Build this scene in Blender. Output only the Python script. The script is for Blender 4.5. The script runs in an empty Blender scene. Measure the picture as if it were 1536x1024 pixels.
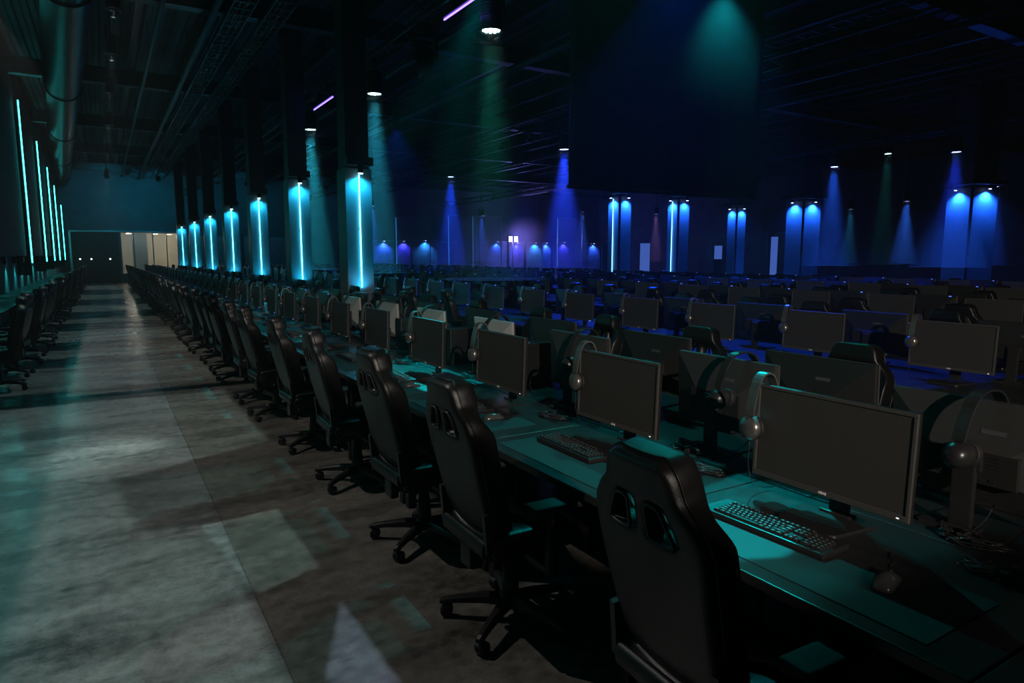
import bpy, bmesh, math, random
from mathutils import Vector, Matrix
PI = math.pi
R = math.radians
scene = bpy.context.scene
COL = scene.collection
rnd = random.Random(7)

# ------------------------------------------------------------------ camera
CAM = Vector((0, 0, 1.70))
TH, PS = R(7.292), R(31.34)
cam_d = bpy.data.cameras.new('camera')
cam_d.sensor_width = 36
cam_d.lens = 1000 * 36 / 1536
cam_d.clip_start = 0.02
cam_d.clip_end = 300
cam = bpy.data.objects.new('camera', cam_d)
COL.objects.link(cam)
cam.location = CAM
cam.rotation_euler = (PI / 2 - TH, 0, -PS)
scene.camera = cam
CF = Vector((math.sin(PS) * math.cos(TH), math.cos(PS) * math.cos(TH), -math.sin(TH)))
CR = Vector((math.cos(PS), -math.sin(PS), 0))
CU = CR.cross(CF)


def frame_xy(p):
    v = Vector(p) - CAM
    z = v.dot(CF)
    if z < 0.3:
        return None
    return 768 + 1000 * v.dot(CR) / z, 512 - 1000 * v.dot(CU) / z


def in_frame(p, r=0.4):
    v = Vector(p) - CAM
    z = v.dot(CF)
    q = frame_xy(p)
    if q is None:
        return False
    m = r * 1000 / z
    return -m < q[0] < 1536 + m and -m < q[1] < 1024 + m


# ------------------------------------------------------------------ materials
def mat(name, col, rough=0.5, metal=0.0, spec=0.5, noise=0.0, nscale=40, bump=0.0, bscale=200, coat=0.0, rvar=0.0):
    m = bpy.data.materials.new(name)
    m.use_nodes = True
    nt = m.node_tree
    b = nt.nodes['Principled BSDF']
    b.inputs['Base Color'].default_value = (*col, 1)
    b.inputs['Roughness'].default_value = rough
    b.inputs['Metallic'].default_value = metal
    b.inputs['Specular IOR Level'].default_value = spec
    if coat:
        b.inputs['Coat Weight'].default_value = coat
        b.inputs['Coat Roughness'].default_value = 0.25
    tc = nt.nodes.new('ShaderNodeTexCoord')
    if noise or rvar:
        n = nt.nodes.new('ShaderNodeTexNoise')
        n.inputs['Scale'].default_value = nscale
        n.inputs['Detail'].default_value = 5
        nt.links.new(tc.outputs['Object'], n.inputs['Vector'])
        if noise:
            r = nt.nodes.new('ShaderNodeValToRGB')
            r.color_ramp.elements[0].position = 0.3
            r.color_ramp.elements[1].position = 0.7
            r.color_ramp.elements[0].color = (*[c * (1 - noise) for c in col], 1)
            r.color_ramp.elements[1].color = (*[min(1, c * (1 + noise)) for c in col], 1)
            nt.links.new(n.outputs['Fac'], r.inputs['Fac'])
            nt.links.new(r.outputs['Color'], b.inputs['Base Color'])
        if rvar:
            mr = nt.nodes.new('ShaderNodeMapRange')
            mr.inputs['To Min'].default_value = max(0.02, rough - rvar)
            mr.inputs['To Max'].default_value = min(1, rough + rvar)
            nt.links.new(n.outputs['Fac'], mr.inputs['Value'])
            nt.links.new(mr.outputs['Result'], b.inputs['Roughness'])
    if bump:
        n2 = nt.nodes.new('ShaderNodeTexNoise')
        n2.inputs['Scale'].default_value = bscale
        n2.inputs['Detail'].default_value = 3
        nt.links.new(tc.outputs['Object'], n2.inputs['Vector'])
        bp = nt.nodes.new('ShaderNodeBump')
        bp.inputs['Strength'].default_value = bump
        bp.inputs['Distance'].default_value = 0.002
        nt.links.new(n2.outputs['Fac'], bp.inputs['Height'])
        nt.links.new(bp.outputs['Normal'], b.inputs['Normal'])
    return m


def emit(name, col, strength):
    m = bpy.data.materials.new(name)
    m.use_nodes = True
    b = m.node_tree.nodes['Principled BSDF']
    b.inputs['Base Color'].default_value = (0.02, 0.02, 0.02, 1)
    b.inputs['Emission Color'].default_value = (*col, 1)
    b.inputs['Emission Strength'].default_value = strength
    return m


M = {}
M['leather'] = mat('black leather', (0.0062, 0.0062, 0.0061), 0.36, spec=0.5, noise=0.15, nscale=9, bump=0.35, bscale=420, rvar=0.06)
M['plastic'] = mat('black plastic', (0.018, 0.018, 0.018), 0.38, noise=0.1, nscale=30)
M['nylon'] = mat('black nylon', (0.02, 0.02, 0.02), 0.3, noise=0.1, nscale=30)
M['bezel'] = mat('bezel plastic', (0.06, 0.056, 0.053), 0.45, noise=0.08, nscale=60, bump=0.1, bscale=900)
M['screen'] = mat('matte screen', (0.040, 0.037, 0.034), 0.5, spec=0.5, noise=0.06, nscale=300)
M['shell'] = mat('dark monitor shell', (0.016, 0.0155, 0.015), 0.4, noise=0.08, nscale=50)
M['pale_shell'] = mat('pale monitor shell', (0.42, 0.42, 0.41), 0.4, noise=0.06, nscale=50)
M['grey_shell'] = mat('grey monitor shell', (0.034, 0.033, 0.032), 0.42, noise=0.06, nscale=50)
M['plate'] = mat('rating plate', (0.065, 0.065, 0.068), 0.3, noise=0.1, nscale=80)
M['pale'] = mat('pale mark', (0.75, 0.75, 0.72), 0.4, noise=0.05)
M['desktop'] = mat('black desk laminate', (0.022, 0.0225, 0.023), 0.32, noise=0.18, nscale=14, bump=0.06, bscale=300, rvar=0.06)
M['mat'] = mat('desk mat cloth', (0.016, 0.0165, 0.017), 0.6, noise=0.12, nscale=20, bump=0.2, bscale=1200)
M['steel'] = mat('black steel', (0.02, 0.02, 0.021), 0.35, metal=0.3, noise=0.1, nscale=25)
M['key'] = mat('keycap', (0.02, 0.021, 0.022), 0.4, noise=0.1, nscale=90)
M['legend'] = mat('key legend', (0.32, 0.34, 0.33), 0.5, noise=0.05)
M['headset'] = mat('headset grey', (0.24, 0.225, 0.21), 0.28, metal=0.75, noise=0.1, nscale=40)
M['foam'] = mat('ear foam', (0.012, 0.012, 0.012), 0.7, noise=0.1)
M['cable'] = mat('cable rubber', (0.03, 0.03, 0.03), 0.25, noise=0.1)
M['mouse'] = mat('mouse shell', (0.06, 0.059, 0.057), 0.2, noise=0.06, nscale=60)
M['wall'] = mat('dark painted wall', (0.10, 0.11, 0.12), 0.75, noise=0.2, nscale=1.2, bump=0.15, bscale=60)
M['ceiling'] = mat('black ceiling deck', (0.04, 0.042, 0.045), 0.6, noise=0.2, nscale=2)
M['beam'] = mat('dark beam paint', (0.05, 0.053, 0.056), 0.45, noise=0.25, nscale=6)
M['duct'] = mat('galvanised duct', (0.06, 0.0625, 0.065), 0.38, metal=0.7, noise=0.2, nscale=8)
M['panel'] = mat('black acoustic panel', (0.02, 0.021, 0.022), 0.7, noise=0.15, nscale=5)
M['drape'] = mat('dark projection cloth', (0.055, 0.06, 0.06), 0.8, noise=0.12, nscale=3)
M['clad'] = mat('satin column cladding', (0.11, 0.14, 0.16), 0.4, noise=0.08, nscale=3)  # bluish tint put into the colour to carry the cyan light
M['shaft'] = mat('dark column shaft', (0.03, 0.031, 0.033), 0.5, noise=0.15, nscale=4)
M['fixture'] = mat('black fixture', (0.012, 0.012, 0.012), 0.4, noise=0.1, nscale=20)
M['beige'] = mat('beige vestibule wall', (0.55, 0.5, 0.4), 0.7, noise=0.08, nscale=2)
M['frost'] = mat('frosted glass panel', (0.30, 0.31, 0.30), 0.35, noise=0.1, nscale=3)
M['booth'] = mat('booth panel', (0.16, 0.16, 0.2), 0.25, noise=0.3, nscale=2.5, rvar=0.1)
M['alu'] = mat('brushed aluminium', (0.35, 0.36, 0.37), 0.3, metal=0.9, noise=0.1, nscale=30)
M['cyan'] = emit('cyan tube light', (0.06, 0.6, 0.8), 16)
M['cyanwall'] = emit('teal tube light', (0.03, 0.6, 0.6), 14)
M['bluetube'] = emit('blue tube light', (0.12, 0.45, 1.0), 7)
M['strip'] = emit('dim blue strip light', (0.05, 0.25, 0.8), 0.7)
M['violet'] = emit('violet tube light', (0.16, 0.10, 1.0), 6)
M['lens_teal'] = emit('teal lamp lens', (0.55, 1.0, 0.95), 14)
M['lens_blue'] = emit('blue lamp lens', (0.35, 0.45, 1.0), 16)
M['lens_white'] = emit('white lamp lens', (1.0, 0.92, 0.78), 9)
M['lens_violet'] = emit('violet flood lens', (0.6, 0.5, 1.0), 30)
M['signblue'] = emit('backlit blue panel', (0.12, 0.26, 1.0), 0.4)
M['glint_blue'] = emit('blue glint', (0.10, 0.2, 1.0), 1.6)  # glow that imitates blue glints on the far rows
M['led'] = emit('power light', (0.8, 0.9, 1.0), 1.2)

# concrete floor : two pours either side of a joint, mottled, polished
fm = bpy.data.materials.new('polished concrete')
fm.use_nodes = True
nt = fm.node_tree
b = nt.nodes['Principled BSDF']
tc = nt.nodes.new('ShaderNodeTexCoord')
n1 = nt.nodes.new('ShaderNodeTexNoise'); n1.inputs['Scale'].default_value = 1.7; n1.inputs['Detail'].default_value = 8; n1.inputs['Roughness'].default_value = 0.65
n2 = nt.nodes.new('ShaderNodeTexNoise'); n2.inputs['Scale'].default_value = 14; n2.inputs['Detail'].default_value = 6
n3 = nt.nodes.new('ShaderNodeTexNoise'); n3.inputs['Scale'].default_value = 60; n3.inputs['Detail'].default_value = 4
mpf = nt.nodes.new('ShaderNodeMapping'); mpf.inputs['Scale'].default_value = (0.6, 1.5, 1)
nt.links.new(tc.outputs['Object'], mpf.inputs['Vector'])
nt.links.new(mpf.outputs['Vector'], n1.inputs['Vector'])
for n in (n2, n3):
    nt.links.new(tc.outputs['Object'], n.inputs['Vector'])
mixb = nt.nodes.new('ShaderNodeMath'); mixb.operation = 'MULTIPLY_ADD'; mixb.inputs[1].default_value = 0.5
nt.links.new(n3.outputs['Fac'], mixb.inputs[0]); nt.links.new(n2.outputs['Fac'], mixb.inputs[2])
mixa = nt.nodes.new('ShaderNodeMath'); mixa.operation = 'MULTIPLY_ADD'; mixa.inputs[1].default_value = 0.45
nt.links.new(mixb.outputs[0], mixa.inputs[0])
nt.links.new(n1.outputs['Fac'], mixa.inputs[2])
rp = nt.nodes.new('ShaderNodeValToRGB')
rp.color_ramp.elements[0].position = 0.62; rp.color_ramp.elements[0].color = (0.05, 0.05, 0.048, 1)
rp.color_ramp.elements[1].position = 1.0; rp.color_ramp.elements[1].color = (0.30, 0.30, 0.29, 1)
nt.links.new(mixa.outputs[0], rp.inputs['Fac'])
# slab joints: long joint at x = .545 plus cross joints
sep = nt.nodes.new('ShaderNodeSeparateXYZ')
nt.links.new(tc.outputs['Object'], sep.inputs[0])
def joint(axis, at, w):
    s = nt.nodes.new('ShaderNodeMath'); s.operation = 'SUBTRACT'; s.inputs[1].default_value = at
    nt.links.new(sep.outputs[axis], s.inputs[0])
    a = nt.nodes.new('ShaderNodeMath'); a.operation = 'ABSOLUTE'
    nt.links.new(s.outputs[0], a.inputs[0])
    c = nt.nodes.new('ShaderNodeMath'); c.operation = 'LESS_THAN'; c.inputs[1].default_value = w
    nt.links.new(a.outputs[0], c.inputs[0])
    return c
slab = nt.nodes.new('ShaderNodeMath'); slab.operation = 'GREATER_THAN'; slab.inputs[1].default_value = 0.545
nt.links.new(sep.outputs[0], slab.inputs[0])
tint = nt.nodes.new('ShaderNodeMix'); tint.data_type = 'RGBA'; tint.blend_type = 'MULTIPLY'
tint.inputs['B'].default_value = (0.80, 0.72, 0.66, 1)
nt.links.new(slab.outputs[0], tint.inputs['Factor'])
nt.links.new(rp.outputs['Color'], tint.inputs['A'])
j1 = joint(0, 0.545, 0.004)
dk = nt.nodes.new('ShaderNodeMix'); dk.data_type = 'RGBA'; dk.blend_type = 'MULTIPLY'
dk.inputs['B'].default_value = (0.55, 0.55, 0.55, 1)
nt.links.new(j1.outputs[0], dk.inputs['Factor'])
nt.links.new(tint.outputs['Result'], dk.inputs['A'])
nt.links.new(dk.outputs['Result'], b.inputs['Base Color'])
mr = nt.nodes.new('ShaderNodeMapRange'); mr.inputs['From Min'].default_value = 0.3; mr.inputs['From Max'].default_value = 0.75
mr.inputs['To Min'].default_value = 0.36; mr.inputs['To Max'].default_value = 0.16
nt.links.new(n1.outputs['Fac'], mr.inputs['Value'])
nt.links.new(mr.outputs['Result'], b.inputs['Roughness'])
b.inputs['Specular IOR Level'].default_value = 0.5
bp = nt.nodes.new('ShaderNodeBump'); bp.inputs['Strength'].default_value = 0.25; bp.inputs['Distance'].default_value = 0.004
nt.links.new(mixa.outputs[0], bp.inputs['Height'])
nt.links.new(bp.outputs['Normal'], b.inputs['Normal'])
M['floor'] = fm

# clear glass: thin pane, mostly transparent with a sharp reflection
gm = bpy.data.materials.new('clear glass pane')
gm.use_nodes = True
nt = gm.node_tree
b = nt.nodes['Principled BSDF']
b.inputs['Base Color'].default_value = (0.9, 0.95, 0.95, 1)
b.inputs['Roughness'].default_value = 0.05
b.inputs['Alpha'].default_value = 0.22
M['glass'] = gm


# ------------------------------------------------------------------ mesh builder
class MB:
    def __init__(self):
        self.bm = bmesh.new()

    def _mi(self, faces, mi):
        for f in faces:
            f.material_index = mi

    def box(self, c, s, rot=None, bevel=0.0, mi=0, seg=2):
        r = bmesh.ops.create_cube(self.bm, size=1)
        vs = r['verts']
        bmesh.ops.scale(self.bm, vec=s, verts=vs)
        if bevel > 0:
            es = list({e for v in vs for e in v.link_edges})
            rr = bmesh.ops.bevel(self.bm, geom=es, offset=bevel, segments=seg, affect='EDGES', profile=0.6)
            vs = list({v for f in rr['faces'] for v in f.verts} | {v for v in vs if v.is_valid})
        if rot is not None:
            bmesh.ops.rotate(self.bm, cent=(0, 0, 0), matrix=rot.to_matrix() if hasattr(rot, 'to_matrix') else rot, verts=vs)
        bmesh.ops.translate(self.bm, vec=c, verts=vs)
        self._mi({f for v in vs for f in v.link_faces}, mi)
        return vs

    def tube(self, pts, r, n=8, mi=0, caps=True):
        pts = [Vector(p) for p in pts]
        rs = r if isinstance(r, (list, tuple)) else [r] * len(pts)
        rings = []
        up = None
        for i, p in enumerate(pts):
            if i == 0:
                t = pts[1] - pts[0]
            elif i == len(pts) - 1:
                t = pts[-1] - pts[-2]
            else:
                t = pts[i + 1] - pts[i - 1]
            t.normalize()
            if up is None:
                up = Vector((0, 0, 1)) if abs(t.z) < 0.9 else Vector((1, 0, 0))
            a = t.cross(up)
            if a.length < 1e-5:
                a = t.orthogonal()
            a.normalize()
            up = a.cross(t).normalized()
            rings.append([self.bm.verts.new(p + (a * math.cos(2 * PI * k / n) + up * math.sin(2 * PI * k / n)) * rs[i]) for k in range(n)])
        for i in range(len(rings) - 1):
            for k in range(n):
                f = self.bm.faces.new((rings[i][k], rings[i][(k + 1) % n], rings[i + 1][(k + 1) % n], rings[i + 1][k]))
                f.material_index = mi
                f.smooth = True
        if caps:
            for rg, rev in ((rings[0], True), (rings[-1], False)):
                f = self.bm.faces.new(rg[::-1] if rev else rg)
                f.material_index = mi

    def lathe(self, prof, c=(0, 0, 0), n=20, mi=0, rot=None, smooth=True):
        """prof: list of (radius, z)"""
        rings = []
        for (r, z) in prof:
            ring = []
            for k in range(n):
                v = Vector((r * math.cos(2 * PI * k / n), r * math.sin(2 * PI * k / n), z))
                if rot is not None:
                    v = rot @ v
                ring.append(self.bm.verts.new(v + Vector(c)))
            rings.append(ring)
        for i in range(len(rings) - 1):
            for k in range(n):
                f = self.bm.faces.new((rings[i][k], rings[i][(k + 1) % n], rings[i + 1][(k + 1) % n], rings[i + 1][k]))
                f.material_index = mi
                f.smooth = smooth
        for rg, rev in ((rings[0], True), (rings[-1], False)):
            f = self.bm.faces.new(rg[::-1] if rev else rg)
            f.material_index = mi

    def prism(self, poly, z0, z1, mi=0, plane='xy', off=(0, 0, 0)):
        def P(a, b_, c):
            if plane == 'xy':
                return Vector((a, b_, c)) + Vector(off)
            if plane == 'yz':
                return Vector((c, a, b_)) + Vector(off)
            return Vector((a, c, b_)) + Vector(off)
        lo = [self.bm.verts.new(P(a, b_, z0)) for a, b_ in poly]
        hi = [self.bm.verts.new(P(a, b_, z1)) for a, b_ in poly]
        n = len(poly)
        fs = [self.bm.faces.new(lo[::-1]), self.bm.faces.new(hi)]
        for k in range(n):
            fs.append(self.bm.faces.new((lo[k], lo[(k + 1) % n], hi[(k + 1) % n], hi[k])))
        for f in fs:
            f.material_index = mi

    def loft(self, sections, mi=0, caps=True, smooth=True):
        rings = [[self.bm.verts.new(p) for p in s] for s in sections]
        n = len(rings[0])
        for i in range(len(rings) - 1):
            for k in range(n):
                f = self.bm.faces.new((rings[i][k], rings[i][(k + 1) % n], rings[i + 1][(k + 1) % n], rings[i + 1][k]))
                f.material_index = mi
                f.smooth = smooth
        if caps:
            for rg, rev in ((rings[0], True), (rings[-1], False)):
                f = self.bm.faces.new(rg[::-1] if rev else rg)
                f.material_index = mi

    def mesh(self, name, mats, smooth=False):
        bmesh.ops.recalc_face_normals(self.bm, faces=self.bm.faces)
        me = bpy.data.meshes.new(name)
        if smooth:
            for f in self.bm.faces:
                f.smooth = True
        self.bm.to_mesh(me)
        self.bm.free()
        for m in (mats if isinstance(mats, (list, tuple)) else [mats]):
            me.materials.append(m)
        return me

    def build(self, name, mats, parent=None, loc=(0, 0, 0), smooth=False):
        o = bpy.data.objects.new(name, self.mesh(name, mats, smooth))
        COL.objects.link(o)
        o.location = loc
        if parent is not None:
            o.parent = parent
        return o


def bake_subdiv(o, lv=2):
    md = o.modifiers.new('s', 'SUBSURF')
    md.levels = lv
    md.render_levels = lv
    dg = bpy.context.evaluated_depsgraph_get()
    dg.update()
    me = bpy.data.meshes.new_from_object(o.evaluated_get(dg))
    old = o.data
    o.modifiers.clear()
    o.data = me
    me.name = old.name
    for p in me.polygons:
        p.use_smooth = True
    return o


def empty(name, loc=(0, 0, 0), rz=0.0, label=None, cat=None, group=None):
    o = bpy.data.objects.new(name, None)
    o.empty_display_size = 0.1
    COL.objects.link(o)
    o.location = loc
    o.rotation_euler = (0, 0, rz)
    tag(o, label, cat, group)
    return o


def tag(o, label=None, cat=None, group=None, kind=None):
    if label: o['label'] = label
    if cat: o['category'] = cat
    if group: o['group'] = group
    if kind: o['kind'] = kind
    return o


KIDS = {}


def kids(o):
    if o.name not in KIDS:
        KIDS[o.name] = list(o.children)
    return KIDS[o.name]


def dup(root, loc, rz=0.0, label=None, group=None, cat=None):
    def cp(o, parent):
        c = o.copy()
        COL.objects.link(c)
        if parent is not None:
            c.parent = parent
        for ch in kids(o):
            cp(ch, c)
        return c
    r = cp(root, None)
    r.location = loc
    r.rotation_euler = (0, 0, rz)
    tag(r, label, cat, group)
    return r


def remove_tree(o):
    for ch in list(o.children):
        remove_tree(ch)
    bpy.data.objects.remove(o)


ONES = ['', 'first', 'second', 'third', 'fourth', 'fifth', 'sixth', 'seventh', 'eighth', 'ninth', 'tenth', 'eleventh', 'twelfth',
        'thirteenth', 'fourteenth', 'fifteenth', 'sixteenth', 'seventeenth', 'eighteenth', 'nineteenth']
TENS = {2: ('twentieth', 'twenty'), 3: ('thirtieth', 'thirty'), 4: ('fortieth', 'forty')}


def ordinal(n):
    if n < 20:
        return ONES[n]
    t, u = divmod(n, 10)
    return TENS[t][0] if u == 0 else TENS[t][1] + '-' + ONES[u]


# ------------------------------------------------------------------ room shell
XL, XR, YN, YF, ZC = -2.25, 40.0, -9.0, 50.0, 7.6


def struct(name, mb, m, **k):
    o = mb.build(name, m, **k)
    o['kind'] = 'structure'
    return o


mb = MB(); mb.box(((XL + XR) / 2, (YN + YF) / 2, -0.1), (XR - XL + 0.6, YF - YN + 0.6, 0.2)); struct('floor', mb, M['floor'])
mb = MB()
# corrugated deck
x = XL - 0.3
pts = []
while x < XR + 0.3:
    pts += [(x, ZC), (x + 0.12, ZC), (x + 0.16, ZC + 0.06), (x + 0.28, ZC + 0.06)]
    x += 0.32
lo = [mb.bm.verts.new((a, YN - 0.3, z)) for a, z in pts]
hi = [mb.bm.verts.new((a, YF + 0.3, z)) for a, z in pts]
for i in range(len(pts) - 1):
    mb.bm.faces.new((lo[i], lo[i + 1], hi[i + 1], hi[i]))
mb.box(((XL + XR) / 2, (YN + YF) / 2, ZC + 0.16), (XR - XL + 0.6, YF - YN + 0.6, 0.1))
struct('ceiling', mb, M['ceiling'])
mb = MB(); mb.box((XL - 0.1, (YN + YF) / 2, ZC / 2), (0.2, YF - YN, ZC)); struct('wall_left', mb, M['wall'])
mb = MB(); mb.box((XR + 0.1, (YN + YF) / 2, ZC / 2), (0.2, YF - YN, ZC)); struct('wall_right', mb, M['wall'])
mb = MB(); mb.box(((XL + XR) / 2, YN - 0.1, ZC / 2), (XR - XL, 0.2, ZC)); struct('wall_front', mb, M['wall'])
# far wall with a door opening and a glazed vestibule opening
DX0, DX1, VX0, VX1, DH = -1.62, 0.92, 1.02, 4.35, 3.2
mb = MB()
mb.box(((XL + DX0) / 2, YF + 0.1, DH / 2), (DX0 - XL, 0.2, DH))
mb.box(((DX1 + VX0) / 2, YF + 0.1, DH / 2), (VX0 - DX1, 0.2, DH))
mb.box(((VX0 + VX1) / 2, YF + 0.1, 0.3), (VX1 - VX0, 0.2, 0.6))
mb.box(((VX1 + XR) / 2, YF + 0.1, DH / 2), (XR - VX1, 0.2, DH))
mb.box(((XL + XR) / 2, YF + 0.1, (DH + ZC) / 2), (XR - XL, 0.2, ZC - DH))
struct('wall_back', mb, M['wall'])
# trim lines along the far wall over the openings
mb = MB(); mb.box(((DX0 + VX1) / 2, YF - 0.03, DH + 0.05), (VX1 - DX0 + 0.2, 0.06, 0.1), bevel=0.01); struct('trim_1', mb, M['alu'])
mb = MB(); mb.box((DX0 - 0.06, YF - 0.03, DH / 2), (0.12, 0.06, DH), bevel=0.01); struct('trim_2', mb, M['alu'])
# door
mb = MB()
mb.box(((DX0 + DX1) / 2, YF + 0.05, DH / 2 + 0.0), (DX1 - DX0, 0.06, DH), bevel=0.01)
d = struct('door_1', mb, M['shaft'])
for i, xx in enumerate((DX0 + 0.4, -0.62, 0.4)):
    mb = MB(); mb.lathe([(0.05, 0), (0.05, 0.03), (0.02, 0.05)], (xx, YF + 0.01, 1.52), 12, rot=Matrix.Rotation(PI / 2, 3, 'X'))
    mb.build('door_light', emit('door light', (0.75, 0.95, 1.0), 2.5) if i == 0 else bpy.data.materials['door light'], d)
mb = MB(); mb.box((-0.35, YF - 0.01, DH / 2), (0.03, 0.06, DH - 0.05)); mb.build('door_seam', M['steel'], d)
# vestibule beyond the glazing
mb = MB()
mb.box(((VX0 + VX1) / 2, YF + 4.2, 1.6), (VX1 - VX0 + 1.4, 0.1, 3.3))
mb.box((VX0 - 0.65, YF + 2.2, 1.6), (0.1, 4.0, 3.3))
mb.box((VX1 + 0.65, YF + 2.2, 1.6), (0.1, 4.0, 3.3))
struct('wall_vestibule', mb, M['beige'])
mb = MB(); mb.box(((VX0 + VX1) / 2, YF + 2.2, 3.3), (VX1 - VX0 + 1.5, 4.1, 0.1)); struct('ceiling_vestibule', mb, M['beige'])
mb = MB(); mb.box(((VX0 + VX1) / 2, YF + 2.2, -0.03), (VX1 - VX0 + 1.5, 4.1, 0.06)); struct('floor_vestibule', mb, M['beige'])
mb = MB(); mb.box(((VX0 + VX1) / 2, YF + 0.06, (0.6 + DH) / 2), (VX1 - VX0, 0.02, DH - 0.6)); w = struct('window_1', mb, M['glass'])
for xx in (VX0 + 0.03, VX0 + 0.75, VX0 + 1.85, VX0 + 2.65, VX1 - 0.03):
    mb = MB(); mb.box((xx, YF + 0.06, (0.6 + DH) / 2), (0.06, 0.08, DH - 0.6)); mb.build('window_frame', M['alu'], w)
# dim pillars and a picture-like recess in the vestibule so that it reads as a room
mb = MB(); mb.box((VX0 + 1.2, YF + 3.0, 1.62), (0.9, 0.5, 3.24)); struct('wall_vestibule_pier', mb, M['shaft'])
def lamp(name, kind, loc, col, power, parent=None, target=None, angle=None, blend=0.4, size=0.08, square=False):
    l = bpy.data.lights.new(name, kind)
    l.color = col
    l.energy = power
    if kind == 'SPOT':
        l.spot_size = R(angle)
        l.spot_blend = blend
        l.shadow_soft_size = size
        l.use_square = square
    elif kind == 'POINT':
        l.shadow_soft_size = size
    o = bpy.data.objects.new(name, l)
    COL.objects.link(o)
    o.location = loc
    if target is not None:
        dv = Vector(target) - Vector(loc)
        o.rotation_euler = dv.to_track_quat('-Z', 'Y').to_euler()
    if parent is not None:
        o.parent = parent
        o.matrix_parent_inverse = Matrix.Translation(-parent.location) if parent.type == 'EMPTY' and False else Matrix.Identity(4)
    return o
for i, (xx, yy) in enumerate(((VX0 + 0.55, YF + 1.5), (VX0 + 2.1, YF + 1.5), (VX0 + 3.0, YF + 2.0))):
    t = empty('ceiling_light', (xx, yy, 3.25), 0, 'round warm ceiling light in the lit vestibule, ' + ('nearest the dark door', 'in the middle', 'farthest from the dark door')[i], 'ceiling light', 'vestibule ceiling lights')
    mb = MB(); mb.lathe([(0.2, -0.06), (0.2, 0.0)], n=20); mb.build('housing', M['alu'], t)
    mb = MB(); mb.lathe([(0.16, -0.08), (0.17, -0.061)], n=20); mb.build('diffuser', M['lens_white'], t)
    lamp('vestibule_lamp', 'POINT', (0, 0, -0.25), (1.0, 0.88, 0.66), 42, t, size=0.12)
# frosted panels right of the vestibule
for i, (a, b_) in enumerate(((4.55, 5.9), (6.1, 7.2), (7.4, 8.3), (8.5, 10.0), (10.2, 12.2))):
    mb = MB(); mb.box(((a + b_) / 2, YF - 0.02, 1.6), (b_ - a, 0.04, 2.9), bevel=0.01)
    o = struct('window_%d' % (i + 2), mb, M['frost'])
    mb = MB()
    for xx in (a - 0.03, b_ + 0.03):
        mb.box((xx, YF - 0.03, 1.6), (0.05, 0.06, 3.0))
    mb.build('window_frame', M['steel'], o)

# ------------------------------------------------------------------ ceiling structure
def beam(name, c, s, kind='structure', flange=True, axis='y'):
    mb = MB()
    w, h = s
    L = (YF - YN) if axis == 'y' else (XR - XL)
    def bx(cc, dims):
        mb.box(cc, dims)
    if axis == 'y':
        mb.box((c[0], (YN + YF) / 2, c[1]), (0.02, L, h))
        mb.box((c[0], (YN + YF) / 2, c[1] + h / 2), (w, L, 0.025))
        mb.box((c[0], (YN + YF) / 2, c[1] - h / 2), (w, L, 0.025))
    else:
        mb.box(((XL + XR) / 2, c[0], c[1]), (L, 0.03, h))
        mb.box(((XL + XR) / 2, c[0], c[1] + h / 2), (L, w, 0.03))
        mb.box(((XL + XR) / 2, c[0], c[1] - h / 2), (L, w, 0.03))
    o = mb.build(name, M['beam'])
    o['kind'] = 'structure'
    return o
xx = -0.5
while xx < XR:
    beam('ceiling_joist', (xx, ZC - 0.19), (0.14, 0.32))
    xx += 1.55
for yy in (0.0, 8.0, 16.0, 24.0, 32.0, 40.0, 48.0):
    beam('ceiling_girder', (yy, ZC - 0.58), (0.3, 0.42), axis='x')

# spiral duct
mb = MB()
prof = []
for k in range(0, 560):
    y = 2.0 + k * 0.085
    prof.append((0.40 + (0.014 if k % 2 else 0), y))
rotY = Matrix.Rotation(-PI / 2, 3, 'X')
mb.lathe(prof, (0, 0, 0), 28, rot=rotY)
t = mb.build('spiral_duct', M['duct'], None, (0.40, 0, 6.28))
t.rotation_euler = (0, 0, R(2.6))
tag(t, 'long ribbed round ventilation duct under the ceiling along the side wall', 'duct')
for yy in (6, 14, 22.3, 30, 38, 46):
    mb = MB(); mb.tube([(0.43 * math.cos(a), yy, 0.43 * math.sin(a)) for a in [PI * k / 12 - PI / 2 for k in range(-12, 13)]], 0.02, 6)
    mb.box((-0.44, yy, 0.6), (0.02, 0.04, 1.35)); mb.box((0.44, yy, 0.6), (0.02, 0.04, 1.35))
    mb.build('duct_hanger', M['steel'], t)
# pipes and cable trays along the hall
for i, (px_, pz, pr, lab) in enumerate(((1.35, 6.72, 0.05, 'thin black pipe under the ceiling beside the ribbed duct'),
                                  (2.25, 6.62, 0.07, 'black pipe under the ceiling above the aisle row of chairs'),
                                  (7.0, 6.6, 0.06, 'black pipe under the ceiling between the first and second lighting truss'),
                                  (9.6, 6.62, 0.09, 'thick black pipe under the ceiling in front of the hanging screen'),
                                  (16.0, 6.6, 0.08, 'black pipe under the ceiling just behind the hanging screen'),
                                  (19.2, 6.62, 0.09, 'black pipe under the ceiling, next beyond the hanging screen'),
                                  (28.5, 6.6, 0.1, 'black pipe under the ceiling beyond the last lighting truss'))):
    mb = MB(); mb.tube([(px_, YN + 0.1, pz), (px_, YF - 0.02, pz)], pr, 10)
    for yy in range(4, 50, 8):
        mb.box((px_, yy, (pz + ZC) / 2), (0.02, 0.02, ZC - pz))
    tag(mb.build('ceiling_pipe', M['beam']), lab, 'pipe')
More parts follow.
